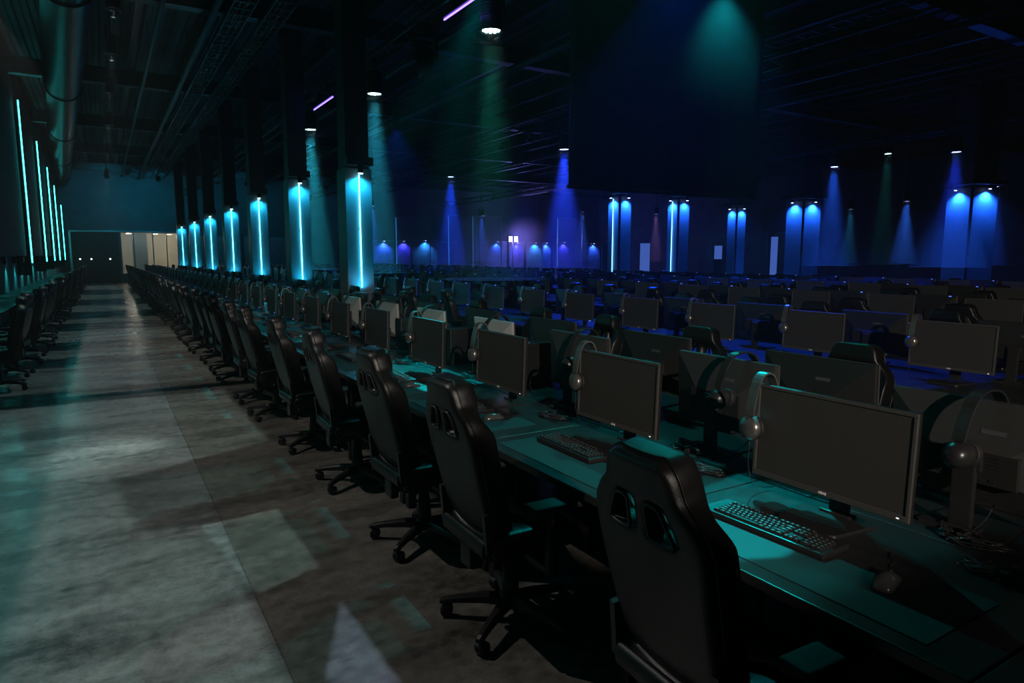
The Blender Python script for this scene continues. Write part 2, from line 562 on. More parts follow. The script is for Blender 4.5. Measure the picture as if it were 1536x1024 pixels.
for i, (tx, lab) in enumerate(((2.75, 'ladder cable tray under the ceiling over the aisle row of desks'), (3.45, 'ladder cable tray beside the first tray, nearer the columns'),
                               (14.0, 'ladder cable tray under the ceiling over the hanging screen'))):
    mb = MB()
    for s in (-0.2, 0.2):
        mb.box((tx + s, (YN + YF) / 2, 6.72), (0.025, YF - YN - 0.2, 0.1))
    y = YN + 0.5
    while y < YF:
        mb.box((tx, y, 6.7), (0.4, 0.04, 0.02)); y += 0.4
    t = mb.build('cable_tray', M['beam'])
    tag(t, lab, 'cable tray')
    mb = MB()
    for s in (-0.1, -0.04, 0.03, 0.1):
        mb.tube([(tx + s + 0.02 * math.sin(q * 1.7 + s * 40), q, 6.735) for q in [YN + 0.5 + 1.0 * k for k in range(58)]], 0.02, 6)
    mb.build('cable', M['cable'], t)
    for yy in range(4, 50, 8):
        mb = MB(); mb.box((tx, yy, 7.16), (0.02, 0.02, 0.88)); mb.build('hanger_rod', M['steel'], t)
# lighting trusses
TRUSS = ((4.95, 'first lighting truss under the ceiling, running past the cyan columns', 5.62), (12.62, 'second lighting truss under the ceiling, carrying the blue lamps behind the middle islands', 5.62),
         (23.5, 'farthest lighting truss under the ceiling, above the big blue columns', 5.62))
for (tx, lab, tz) in TRUSS:
    t = empty('lighting_truss', (tx, 0, tz), 0, lab, 'truss')
    L0, L1 = (2.0, YF - 1)
    mb = MB()
    for sx in (-0.16, 0.16):
        for sz in (0, 0.32):
            mb.tube([(sx, L0, sz), (sx, L1, sz)], 0.025, 8)
    mb.build('chord', M['fixture'], t)
    mb = MB()
    y = L0
    k = 0
    while y < L1 - 0.5:
        for sx in (-0.16, 0.16):
            mb.tube([(sx, y, 0 if k % 2 else 0.32), (sx, y + 0.5, 0.32 if k % 2 else 0)], 0.012, 5, caps=False)
        mb.tube([(-0.16 if k % 2 else 0.16, y, 0), (0.16 if k % 2 else -0.16, y + 0.5, 0)], 0.012, 5, caps=False)
        y += 0.5; k += 1
    mb.build('lattice', M['fixture'], t)
    mb = MB()
    for yy in range(5, 50, 6):
        mb.tube([(0, yy, 0.32), (0, yy, ZC - tz)], 0.01, 5)
    mb.build('suspension_cable', M['steel'], t)

# ------------------------------------------------------------------ lamps on the trusses
def pendant_proto(lens):
    t = empty('pendant_spotlight')
    mb = MB(); mb.box((0, 0, 0.02), (0.1, 0.08, 0.08), bevel=0.01); mb.tube([(0, 0, 0.0), (0, 0, -0.1)], 0.02, 8); mb.build('clamp', M['steel'], t)
    mb = MB()
    mb.box((0, 0, -0.11), (0.44, 0.05, 0.02)); mb.box((0.215, 0, -0.24), (0.015, 0.05, 0.27)); mb.box((-0.215, 0, -0.24), (0.015, 0.05, 0.27))
    mb.build('yoke', M['steel'], t)
    mb = MB(); mb.lathe([(0.05, -0.16), (0.13, -0.18), (0.17, -0.24), (0.175, -0.5), (0.18, -0.64), (0.16, -0.64), (0.15, -0.58)], n=24)
    for k in range(5):
        mb.lathe([(0.174, -0.27 - 0.04 * k), (0.184, -0.28 - 0.04 * k), (0.174, -0.29 - 0.04 * k)], n=24)
    mb.build('housing', M['fixture'], t)
    mb = MB()
    mb.lathe([(0.15, -0.602), (0.15, -0.585)], n=24, mi=1)
    for r_, n_ in ((0.0, 1), (0.06, 6), (0.115, 11)):
        for k in range(n_):
            mb.lathe([(0.014, -0.625), (0.026, -0.612)], (r_ * math.cos(2 * PI * k / n_), r_ * math.sin(2 * PI * k / n_), 0), 8)
    mb.build('lens', [lens, M['fixture']], t)
    return t
PB = pendant_proto(M['lens_blue'])
PT = pendant_proto(M['lens_teal'])
TEAL, CYAN, BLUE, DEEP, WHITE = (0.10, 0.85, 0.78), (0.08, 0.62, 1.0), (0.06, 0.22, 1.0), (0.03, 0.07, 1.0), (0.86, 1.0, 0.93)
# position of lens bottom, proto, colour, power, angle, label
PEND = [
    ((5.12, 9.0, 5.0), PT, (0.04, 0.9, 0.6), 560, 19, 'teal pendant spotlight nearest the camera on the first truss, with a faint green beam'),
    ((4.98, 13.6, 5.0), PT, (0.03, 0.55, 0.8), 4200, 19, 'teal pendant spotlight, second along the first truss, with a cyan beam'),
    ((4.88, 18.2, 5.0), PT, (0.03, 0.6, 0.8), 5500, 19, 'teal pendant spotlight, third along the first truss, beside the short violet tube'),
    ((12.5, 17.4, 5.0), PB, (0.015, 0.05, 1.0), 7500, 30, 'blue pendant spotlight with the strongest blue beam, beside the hanging screen'),
    ((12.7, 25.8, 5.0), PB, (0.01, 0.06, 1.0), 6000, 26, 'blue pendant spotlight over the middle of the hall, left of the strongest blue beam'),
    ((12.5, 35.6, 5.0), PB, (0.02, 0.18, 1.0), 3000, 24, 'blue pendant spotlight just behind the nearest cyan column'),
    ((23.5, 11.3, 5.0), PB, (0.015, 0.05, 1.0), 2500, 26, 'blue pendant spotlight high above the broadest blue column'),
    ((23.5, 15.5, 5.0), PB, (0.015, 0.11, 1.0), 3600, 26, 'blue pendant spotlight between the broadest blue column and the next one'),
]
HAZE = MB()
def pendant(pos, proto, col, power, ang, lab, group='pendant spotlights on the trusses', size=0.12, tz=None):
    o = dup(proto, (pos[0], pos[1], pos[2] + 0.625), 0, lab, group, 'spotlight')
    ta = math.tan(R(ang / 2)) * 1.12
    HAZE.lathe([(0.14, pos[2] - 0.02), (0.16 + 0.5 * ta, pos[2] - 0.5), (0.16 + ta * (pos[2] - 1.35), 1.35)], (pos[0], pos[1], 0), 28)
    lamp('pendant_beam', 'SPOT', (0, 0, -0.66), col, power, o, angle=ang, blend=0.6, size=size)
    return o
for a in PEND:
    pendant(*a)
# farther small spots hung on drop rods from the ceiling
FAR = [
    ((33.0, 43.4, 5.2), PB, (0.03, 0.14, 1.0), 4200, 24, 'small far blue spotlight right of the strongest blue beam'),
    ((33.0, 20.7, 4.1), PB, (0.03, 0.45, 1.0), 900, 22, 'small far cyan-blue spotlight close beside the second broadest blue column'),
    ((33.0, 17.9, 4.3), PB, (0.03, 0.16, 1.0), 3600, 28, 'small far blue spotlight midway between the two broadest blue columns'),
    ((30.0, 12.9, 4.4), PB, (0.02, 0.1, 1.0), 2200, 26, 'small far blue spotlight just past the broadest blue column'),
    ((28.0, 16.1, 5.9), PT, (0.03, 0.7, 0.7), 450, 16, 'dim teal spotlight highest between the two farthest pendants'),
    ((16.5, 46.0, 5.2), PB, (0.03, 0.14, 1.0), 2600, 24, 'small far blue spotlight above the first booth panels'),
    ((23.6, 43.0, 4.6), PB, (0.02, 0.1, 1.0), 2600, 28, 'small far blue spotlight left of the violet floodlight'),
    ((34.0, 36.0, 4.7), PB, (0.4, 0.2, 0.6), 1500, 22, 'small far pinkish spotlight near the narrow columns'),
]
for a in FAR:
    o = pendant(*a, group='small spotlights deep in the hall')
    z0 = a[0][2] + 0.66
    mb = MB(); mb.tube([(0, 0, 0.03), (0, 0, ZC - a[0][2] - 0.625)], 0.02, 6); mb.build('drop_rod', M['steel'], o)
hz = bpy.data.materials.new('stage haze')
hz.use_nodes = True
hz.node_tree.nodes.remove(hz.node_tree.nodes['Principled BSDF'])
hv = hz.node_tree.nodes.new('ShaderNodeVolumeScatter')
hv.inputs['Density'].default_value = 0.05
hv.inputs['Anisotropy'].default_value = 0.2
hz.node_tree.links.new(hv.outputs['Volume'], hz.node_tree.nodes['Material Output'].inputs['Volume'])
tag(HAZE.build('haze', hz), 'stage haze drifting under the hanging spotlights, glowing in their beams', 'haze', None, 'stuff')
fz = bpy.data.materials.new('haze around the floodlight')
fz.use_nodes = True
fnt = fz.node_tree
fnt.nodes.remove(fnt.nodes['Principled BSDF'])
fv = fnt.nodes.new('ShaderNodeVolumeScatter')
ftc = fnt.nodes.new('ShaderNodeTexCoord')
fgr = fnt.nodes.new('ShaderNodeTexGradient'); fgr.gradient_type = 'QUADRATIC_SPHERE'
fmp = fnt.nodes.new('ShaderNodeMapping'); fmp.inputs['Scale'].default_value = (0.4, 0.4, 0.4)
fml = fnt.nodes.new('ShaderNodeMath'); fml.operation = 'MULTIPLY'; fml.inputs[1].default_value = 0.35
fnt.links.new(ftc.outputs['Object'], fmp.inputs['Vector']); fnt.links.new(fmp.outputs['Vector'], fgr.inputs['Vector'])
fnt.links.new(fgr.outputs['Fac'], fml.inputs[0]); fnt.links.new(fml.outputs[0], fv.inputs['Density'])
fnt.links.new(fv.outputs['Volume'], fnt.nodes['Material Output'].inputs['Volume'])
mb = MB(); mb.lathe([(2.4 * math.sin(PI * q / 12) if 0 < q < 12 else 0.02, 1.75 * -math.cos(PI * q / 12)) for q in range(13)], (0, 0, 0), 24)
tag(mb.build('haze', fz, None, (28.2, 44.2, 3.05)), 'violet haze glowing round the bright floodlight by the far booths', 'haze', None, 'stuff')
# violet tubes on the first truss
for (y0, y1, lab) in ((8.3, 9.75, 'long violet light tube on the first truss near the nearest pendant'), (15.6, 17.2, 'short violet light tube on the first truss beside a teal lamp')):
    t = empty('violet_tube', (4.72, (y0 + y1) / 2, 5.3), 0, lab, 'tube light', 'violet tubes on the truss')
    mb = MB(); mb.tube([(0, y0 - (y0 + y1) / 2, 0), (0, y1 - (y0 + y1) / 2, 0)], 0.014, 8); mb.build('tube', M['violet'], t)
    mb = MB(); mb.box((0, 0, 0.05), (0.06, y1 - y0 + 0.06, 0.06), bevel=0.008)
    for s in (-0.4, 0.4):
        mb.box((0.0, s, 0.21), (0.03, 0.03, 0.3)); mb.box((0.05, s, 0.34), (0.13, 0.03, 0.03))
    mb.build('housing', M['fixture'], t)
# black moving heads hanging dark between the pendants
def moving_head(loc, lab):
    t = empty('moving_head', loc, rnd.uniform(-0.4, 0.4), lab, 'stage light', 'unlit moving heads on the first truss')
    mb = MB(); mb.box((0, 0, -0.06), (0.36, 0.3, 0.14), bevel=0.02); mb.tube([(0, 0, 0), (0, 0, 0.1)], 0.03, 8); mb.box((0, 0, 0.075), (0.4, 0.05, 0.04)); mb.build('base', M['fixture'], t)
    mb = MB(); mb.box((0.19, 0, -0.32), (0.05, 0.16, 0.46), bevel=0.015); mb.box((-0.19, 0, -0.32), (0.05, 0.16, 0.46), bevel=0.015); mb.box((0, 0, -0.14), (0.4, 0.16, 0.05), bevel=0.01); mb.build('yoke', M['fixture'], t)
    mb = MB(); mb.lathe([(0.09, -0.22), (0.14, -0.15), (0.15, 0.1), (0.135, 0.3), (0.11, 0.32)], (0, 0, -0.5), 18, rot=Matrix.Rotation(R(165), 3, 'X')); mb.build('head', M['fixture'], t)
moving_head((4.95, 11.0, 5.55), 'unlit black moving head on the first truss, nearer the camera')
moving_head((4.95, 15.1, 5.55), 'unlit black moving head on the first truss, beside the short violet tube')

# ------------------------------------------------------------------ hanging screen
t = empty('hanging_screen', (9.85, 10.0, 2.95), 0, 'huge dark hanging screen lit teal at its top corner', 'screen')
W, H = 5.1, 4.45
mb = MB()
nx = 24
fr = [(-W / 2 + W * k / nx, 0.012 * math.sin(k * 1.3)) for k in range(nx + 1)]
mb.loft([[(x_, y_, 0) for x_, y_ in fr] + [(x_, y_ + 0.02, 0) for x_, y_ in fr[::-1]], [(x_, y_, H) for x_, y_ in fr] + [(x_, y_ + 0.02, H) for x_, y_ in fr[::-1]]])
mb.build('screen_cloth', M['drape'], t)
mb = MB(); mb.tube([(-W / 2 - 0.03, 0.01, 0), (W / 2 + 0.03, 0.01, 0)], 0.035, 10); mb.build('bottom_bar', M['fixture'], t)
mb = MB(); mb.box((0, 0.01, H + 0.06), (W + 0.2, 0.16, 0.16), bevel=0.02); mb.build('roller_housing', M['fixture'], t)

# ------------------------------------------------------------------ columns
def small_can(parent, loc, lens, col, power, target, angle=50):
    h = MB(); h.lathe([(0.035, 0.0), (0.05, 0.02), (0.05, 0.14), (0.03, 0.16)], loc, 14); c = h.build('downlight', M['fixture'], parent)
    l = MB(); l.lathe([(0.042, -0.008), (0.042, 0.0)], loc, 14); l.build('lens', lens, c)
    lp = lamp('downlight_beam', 'SPOT', (loc[0], loc[1], loc[2] - 0.03), col, power, parent, target=target, angle=angle, blend=0.8, size=0.04)
    return lp
CY = [(12.1, 3.30, 'nearest to the camera'), (16.35, 3.52, 'second from the camera'), (21.1, 3.52, 'third from the camera'), (26.0, 3.50, 'fourth from the camera'), (31.5, 3.52, 'fifth from the camera'), (37.2, 3.52, 'sixth from the camera'), (43.5, 3.52, 'farthest from the camera')]
for (yy, zt, lab) in CY:
    s = 0.25
    t = empty('light_column', (4.12, yy * 1.03, 0), 0, 'cyan lit square column with a bright light tube, ' + lab, 'column', 'cyan columns in a row', )
    t['kind'] = 'thing'
    mb = MB(); mb.box((0, 0, ZC / 2 - 0.05), (2 * s - 0.06, 2 * s - 0.06, ZC - 0.1), bevel=0.01); mb.build('shaft', M['shaft'], t)
    mb = MB()
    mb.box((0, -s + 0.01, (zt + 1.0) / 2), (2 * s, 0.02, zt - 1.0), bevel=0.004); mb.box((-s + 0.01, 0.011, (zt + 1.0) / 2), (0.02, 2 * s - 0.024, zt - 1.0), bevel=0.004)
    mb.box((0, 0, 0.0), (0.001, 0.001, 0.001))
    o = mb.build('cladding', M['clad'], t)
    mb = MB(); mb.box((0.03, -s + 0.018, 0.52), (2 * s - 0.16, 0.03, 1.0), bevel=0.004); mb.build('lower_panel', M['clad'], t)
    mb = MB(); mb.tube([(0, -s - 0.035, 1.12), (0, -s - 0.035, zt - 0.12)], 0.012, 8); lt = mb.build('light_tube', M['cyan'], t)
    mb = MB()
    for zz in (1.2, (1.1 + zt) / 2, zt - 0.2):
        mb.box((0, -s - 0.01, zz), (0.02, 0.045, 0.03))
    mb.build('tube_clip', M['steel'], t)
    mb = MB(); mb.box((0, -s - 0.06, zt + 0.12), (0.5, 0.18, 0.16), bevel=0.02); mb.build('bracket', M['fixture'], t)
    mb = MB(); mb.box((0, -s - 0.13, 0.98), (0.14, 0.14, 0.08), bevel=0.01); mb.box((0, -s - 0.03, 0.97), (0.06, 0.2, 0.04)); mb.build('added_uplight', M['fixture'], t)  # lamp added at the foot to even out the light on the cladding
    lamp('added_uplight_beam', 'SPOT', (0, -s - 0.13, 1.04), (0.008, 0.36, 0.62), 40, t, target=(0, -s - 0.06, 3.0), angle=150, blend=1.0, size=0.04)
    small_can(t, (0, -s - 0.13, zt - 0.1), M['lens_teal'], (0.008, 0.36, 0.62), 150, (0.0, -s - 0.06, 1.0), 150)
# blue columns deep in the hall : corner towards the aisle, a lit panel on each visible face
BCOL = [((25.6, 11.7), 1.02, 4.0, False, 'broadest of the blue lit columns'), ((25.2, 17.9), 0.92, 3.97, False, 'second broadest blue lit column'),
        ((25.0, 21.2), 0.55, 3.9, False, 'narrow blue column with two small lamps at its top'),
        ((19.8, 19.7), 0.58, 3.95, True, 'blue column with one light tube, under the end of the hanging screen'),
        ((17.0, 20.0), 0.6, 3.95, True, 'blue column with one light tube, farther left under the hanging screen')]
for (pos, s, zt, tube, lab) in BCOL:
    az = math.atan2(pos[1], pos[0])
    t = empty('light_column', (pos[0], pos[1], 0), az + PI - PI / 4, lab, 'column', 'blue columns deep in the hall')
    t['kind'] = 'thing'
    mb = MB(); mb.box((0, 0, ZC / 2 - 0.05), (s - 0.06, s - 0.06, ZC - 0.1), bevel=0.01); mb.build('shaft', M['shaft'], t)
    for side in (0, 1):
        mb = MB()
        if side == 0:
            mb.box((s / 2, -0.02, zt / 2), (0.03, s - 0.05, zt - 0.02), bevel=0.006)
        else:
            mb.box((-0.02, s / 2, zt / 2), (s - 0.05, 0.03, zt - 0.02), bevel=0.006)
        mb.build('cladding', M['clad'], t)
        loc = (s / 2 + 0.17, 0, zt - 0.08) if side == 0 else (0, s / 2 + 0.17, zt - 0.08)
        tg = (s / 2 - 0.05, 0, 1.3) if side == 0 else (0, s / 2 - 0.05, 1.3)
        small_can(t, loc, M['lens_blue'], (0.015, 0.13, 1.0), 900 * s, tg, 130)
        if tube and side == 0:
            mb = MB(); mb.tube([(s / 2 + 0.05, 0, 0.8), (s / 2 + 0.05, 0, zt - 0.1)], 0.013, 8); mb.build('light_tube', M['bluetube'], t)
    mb = MB(); mb.box((0.12, 0.12, zt + 0.13), (s + 0.34, s + 0.34, 0.14), bevel=0.02); mb.build('bracket', M['fixture'], t)

# ------------------------------------------------------------------ side wall : tube lights in the gaps between black panels
SY = [4.8, 10.9, 17.0, 25.2, 31.5, 36.6, 41.0, 46.5]
SZ = [5.3, 5.3, 5.3, 5.3, 5.0, 4.6, 4.2, 3.6]
SN = ['', '', '', 'nearest in view', 'second in view', 'third in view', 'fourth in view', 'beside the far wall']
_X = ['nearest in view', 'second in view', 'third in view', 'beside the far wall']
for i, yy in enumerate(SY):
    t = empty('wall_tube_light', (XL + 0.40, yy, 1.0), 0, 'tall teal tube light in a gap of the side wall panels, ' + (SN[i] or 'before the frame'), 'tube light', 'teal wall tubes')
    mb = MB(); mb.tube([(0, 0, 0.5), (0, 0, SZ[i])], 0.016, 8); mb.build('tube', M['cyanwall'], t)
    mb = MB(); mb.box((-0.215, 0, 3.15), (0.36, 0.12, 6.1), bevel=0.01) if False else mb.box((-0.205, 0, SZ[i] / 2 + 0.12), (0.36, 0.07, SZ[i]), bevel=0.01); mb.build('housing', M['fixture'], t)
for i in range(len(SY) - 1):
    y0, y1 = SY[i] + 0.45, SY[i + 1] - 0.45
    if SY[i + 1] < 18:
        continue
    mb = MB(); mb.box((XL + 0.16, (y0 + y1) / 2, 4.5), (0.3, y1 - y0, 5.6), bevel=0.02)
    o = mb.build('wall_panel', M['panel'])
    q = y0 + 0.8
    while q < y1:
        small_can(o, (XL + 0.2, q, 1.52), M['fixture'], (0.02, 0.6, 0.62), 45, (XL + 0.02, q, 0.9), 90); q += 2.1  # unseen cans added to wash the wall teal below the panel
    tag(o, 'large black acoustic panel hung on the side wall, ' + ['', '', 'nearest and cut by the frame', 'before the first teal tube', 'between the first two teal tubes', 'between the second and third teal tubes', 'between the third and fourth teal tubes', 'beside the far wall'][i + 1], 'panel', 'black panels on the side wall')

# ------------------------------------------------------------------ furniture prototypes
def back_shell(lv):
    L = 0.74
    tilt = R(13)
    prof = [(0.0, 0.205), (0.02, 0.222), (0.12, 0.228), (0.26, 0.236), (0.40, 0.246), (0.49, 0.25), (0.515, 0.249), (0.55, 0.244), (0.585, 0.226), (0.615, 0.196), (0.64, 0.166), (0.675, 0.158), (0.71, 0.145), (0.728, 0.125), (0.74, 0.095)]
    h0, h1 = 0.515, 0.615
    def holes(s):
        k = max(0, min(1, (s - h0) / (h1 - h0)))
        return 0.040 - 0.004 * k, 0.138 - 0.050 * k
    bm = bmesh.new()
    G = {}
    for i, (s, w) in enumerate(prof):
        w = w * 0.93
        hi_, ho = holes(s)
        ho = min(ho, w - 0.035)
        hi_ = min(hi_, ho - 0.02)
        ys = [-w, -w + 0.018, -(w - 0.018 + ho) / 2, -ho, -hi_, hi_, ho, (w - 0.018 + ho) / 2, w - 0.018, w]
        for j, y in enumerate(ys):
            e = abs(y) / w
            back = 0.012 * e ** 2 - 0.012 * math.sin(PI * min(1, s / L)) + (0.018 if s < 0.03 else 0)
            torso = max(0, 1 - max(0, (s - 0.50) / 0.12)) if s > 0.5 else 1
            front = 0.075 + 0.065 * e ** 4 * torso + (0.045 if s > 0.63 else 0.02 if s > 0.6 else 0)
            if i in (0, len(prof) - 1):
                front -= 0.02; back += 0.02
            if j in (0, 9):
                front -= 0.012; back += 0.012
            for side, dd in ((0, back), (1, front)):
                x = dd
                p = Vector((x * math.cos(tilt) - s * math.sin(tilt), y, s * math.cos(tilt) + x * math.sin(tilt)))
                G[i, j, side] = bm.verts.new(p)
    quads = set()
    for i in range(len(prof) - 1):
        inhole = prof[i][0] >= h0 - 1e-6 and prof[i + 1][0] <= h1 + 1e-6
        for j in range(9):
            if inhole and j in (3, 5):
                continue
            quads.add((i, j))
    for (i, j) in quads:
        for side in (0, 1):
            q = [G[i, j, side], G[i, j + 1, side], G[i + 1, j + 1, side], G[i + 1, j, side]]
            bm.faces.new(q if side else q[::-1])
        for (a, b_, di, dj) in (((i, j), (i, j + 1), -1, 0), ((i + 1, j), (i + 1, j + 1), 1, 0), ((i, j), (i + 1, j), 0, -1), ((i, j + 1), (i + 1, j + 1), 0, 1)):
            if (i + di, j + dj) not in quads:
                bm.faces.new((G[a[0], a[1], 0], G[b_[0], b_[1], 0], G[b_[0], b_[1], 1], G[a[0], a[1], 1]))
    bmesh.ops.recalc_face_normals(bm, faces=bm.faces)
    rim = []
    for jj in ((3, 4), (5, 6)):
        lp = []
        rows = [i for i in range(len(prof)) if h0 - 1e-6 <= prof[i][0] <= h1 + 1e-6]
        lp += [G[i, jj[0], 0].co.copy() for i in rows]
        lp += [G[i, jj[1], 0].co.copy() for i in rows[::-1]]
        rim.append(lp)
    edge = [G[i, 0, 0].co.lerp(G[i, 0, 1].co, 0.18) + Vector((0, -0.002, 0)) for i in range(len(prof))]
    edge += [G[len(prof) - 1, j, 0].co.lerp(G[len(prof) - 1, j, 1].co, 0.18) + Vector((0, 0, 0.002)) for j in range(1, 9)]
    edge += [G[i, 9, 0].co.lerp(G[i, 9, 1].co, 0.18) + Vector((0, 0.002, 0)) for i in range(len(prof) - 1, -1, -1)]
    me = bpy.data.meshes.new('backrest')
    bm.to_mesh(me)
    bm.free()
    me.materials.append(M['leather'])
    o = bpy.data.objects.new('backrest', me)
    COL.objects.link(o)
    bake_subdiv(o, lv)
    return o, rim, edge


def smooth_loop(pts, n=3, closed=True):
    for _ in range(n):
        out = []
        m = len(pts)
        for i in range(m if closed else m - 1):
            a, b_ = pts[i], pts[(i + 1) % m]
            out += [a.lerp(b_, 0.25), a.lerp(b_, 0.75)]
        pts = out
    return pts


def make_chair(lod=2):
    t = empty('gaming_chair')
    bo, rim, edge = back_shell(2 if lod == 2 else 1)
    bo.parent = t
    bo.location = (-0.205, 0, 0.455)
    if lod == 2:
        for lp in rim:
            mb = MB()
            c = sum(lp, Vector()) / len(lp)
            pts = smooth_loop([c + (p - c) * 1.03 for p in lp], 2)
            mb.tube(pts + pts[:2], 0.0055, 6, caps=False)
            mb.build('vent_rim', M['plastic'], bo, smooth=True)
        mb = MB(); mb.tube(smooth_loop(edge, 2, False), 0.0035, 6); mb.build('piping', M['leather'], bo, smooth=True)
    # rolled rail and hinge plates behind the seat
    mb = MB()
    mb.loft([[(-0.225 + 0.022 * math.cos(a) - 0.004, y, 0.468 + 0.04 * math.sin(a)) for a in [2 * PI * k / 12 for k in range(12)]] for y in (-0.2, -0.195, 0.195, 0.2)])
    mb.build('back_rail', M['leather'], t, smooth=False)
    for s in (-1, 1):
        mb = MB()
        mb.prism([(-0.254, 0.635), (-0.225, 0.64), (-0.175, 0.52), (-0.12, 0.47), (-0.05, 0.43), (-0.06, 0.39), (-0.20, 0.41), (-0.240, 0.46), (-0.245, 0.53)], s * 0.216 - 0.012, s * 0.216 + 0.012, plane='xz')
        mb.lathe([(0.035, -0.01), (0.03, 0.012)], (-0.19, s * 0.238, 0.465), 14, rot=Matrix.Rotation(-s * PI / 2, 3, 'X'))
        mb.build('hinge_bracket', M['plastic'], t)
    # seat
    bm = bmesh.new()
    G = {}
    xs = [-0.22, -0.20, -0.06, 0.1, 0.24, 0.275, 0.29]
    ysn = [-1, -0.93, -0.66, -0.3, 0.3, 0.66, 0.93, 1]
    for i, x in enumerate(xs):
        w = 0.25 if x < 0.2 else 0.235
        for j, f in enumerate(ysn):
            top = 0.505 + 0.035 * (abs(f) > 0.6 and x < 0.2) - (0.02 if i == len(xs) - 1 or i == 0 else 0) - (0.015 if abs(f) == 1 else 0) - 0.012 * (x > 0.2)
            G[i, j, 1] = bm.verts.new((x, f * w, top))
            G[i, j, 0] = bm.verts.new((x, f * w * 0.94, 0.415 + (0.015 if abs(f) == 1 or i in (0, len(xs) - 1) else 0)))
    for i in range(len(xs) - 1):
        for j in range(7):
            for side in (0, 1):
                q = [G[i, j, side], G[i, j + 1, side], G[i + 1, j + 1, side], G[i + 1, j, side]]
                bm.faces.new(q)
    for i in range(len(xs) - 1):
        for j in (0, 7):
            bm.faces.new((G[i, j, 0], G[i + 1, j, 0], G[i + 1, j, 1], G[i, j, 1]))
    for j in range(7):
        for i in (0, len(xs) - 1):
            bm.faces.new((G[i, j, 0], G[i, j + 1, 0], G[i, j + 1, 1], G[i, j, 1]))
    bmesh.ops.recalc_face_normals(bm, faces=bm.faces)
    me = bpy.data.meshes.new('seat'); bm.to_mesh(me); bm.free(); me.materials.append(M['leather'])
    so = bpy.data.objects.new('seat', me); COL.objects.link(so); so.parent = t
    bake_subdiv(so, 2 if lod == 2 else 1)
    # arm rests
    for s in (-1, 1):
        mb = MB()
        mb.loft([[(0.02 + r_ * math.cos(a), s * 0.315 + q * math.sin(a), z) for a in [2 * PI * k / 14 for k in range(14)]] for (r_, q, z) in ((0.0305, 0.02, 0.36), (0.031, 0.021, 0.362), (0.026, 0.017, 0.52), (0.02, 0.014, 0.53), (0.02, 0.014, 0.645))])
        mb.box((0.02, s * 0.20, 0.385), (0.07, 0.23, 0.03), bevel=0.008)
        o = mb.build('armrest', M['plastic'], t)
        mb = MB(); mb.box((0.035, s * 0.315, 0.66), (0.25, 0.10, 0.03), bevel=0.014, seg=3)
        mb.build('arm_pad', M['foam'], o, smooth=True)
    # mechanism and gas lift
    mb = MB(); mb.box((-0.01, 0, 0.39), (0.30, 0.22, 0.05), bevel=0.012); mb.box((-0.10, 0, 0.36), (0.10, 0.10, 0.06), bevel=0.01); mb.tube([(0.0, -0.11, 0.37), (0.0, -0.24, 0.36), (0.0, -0.27, 0.355)], 0.008, 6)
    mb.box((-0.18, 0.06, 0.345), (0.05, 0.10, 0.11), bevel=0.01)
    mb.build('tilt_mechanism', M['plastic'], t)
    mb = MB(); mb.lathe([(0.04, 0.085), (0.042, 0.20), (0.036, 0.21), (0.036, 0.27), (0.03, 0.275), (0.03, 0.33), (0.022, 0.335), (0.022, 0.37)], n=16); mb.build('gas_lift', M['nylon'], t)
    # five arm base with castors
    mb = MB()
    mb.lathe([(0.045, 0.075), (0.055, 0.09), (0.052, 0.135), (0.04, 0.145)], n=18)
    for k in range(5):
        a = 2 * PI * k / 5
        rz = Matrix.Rotation(a, 3, 'Z')
        secs = []
        for (r_, zc, hw, hh) in ((0.03, 0.108, 0.027, 0.026), (0.12, 0.108, 0.024, 0.022), (0.24, 0.095, 0.019, 0.016), (0.315, 0.082, 0.017, 0.013), (0.335, 0.076, 0.012, 0.009)):
            secs.append([rz @ Vector((r_, y, z)) for (y, z) in ((-hw, zc - hh), (-hw, zc + hh * 0.4), (-hw * 0.55, zc + hh), (hw * 0.55, zc + hh), (hw, zc + hh * 0.4), (hw, zc - hh))])
        mb.loft(secs, smooth=False)
    base = mb.build('star_base', M['nylon'], t)
    for k in range(5):
        a = 2 * PI * k / 5
        mb = MB()
        rw = Matrix.Rotation(PI / 2, 3, 'X')
        for s in (-0.013, 0.013):
            mb.lathe([(0.012, -0.0095), (0.027, -0.0095), (0.0295, -0.005), (0.0295, 0.005), (0.027, 0.0095), (0.012, 0.0095)], (-0.012, s, 0.0295), 18, rot=rw)
        mb.tube([(0.0, 0, 0.045), (0.0, 0, 0.078)], 0.009, 8)
        hood = [(-0.012 + 0.032 * math.cos(q), 0.0295 + 0.032 * math.sin(q)) for q in [R(20) + R(130) * m / 8 for m in range(9)]]
        inner = [(-0.012 + 0.024 * math.cos(q), 0.0295 + 0.024 * math.sin(q)) for q in [R(150) - R(130) * m / 8 for m in range(9)]]
        mb.prism(hood + inner, -0.02, 0.02, plane='xz')
        c = mb.build('caster', M['nylon'], base)
        c.location = (0.315 * math.cos(a), 0.315 * math.sin(a), 0)
        c.rotation_euler = (0, 0, a + rnd.uniform(-1.3, 1.3))
    return t


def tree_list(o, acc=None, mtx=None):
    acc = [] if acc is None else acc
    m = (mtx or Matrix.Identity(4)) @ (Matrix.Translation(o.location) @ o.rotation_euler.to_matrix().to_4x4() if mtx is not None else Matrix.Identity(4))
    if o.type == 'MESH':
        acc.append((o, m))
    for c in o.children:
        tree_list(c, acc, m)
    return acc


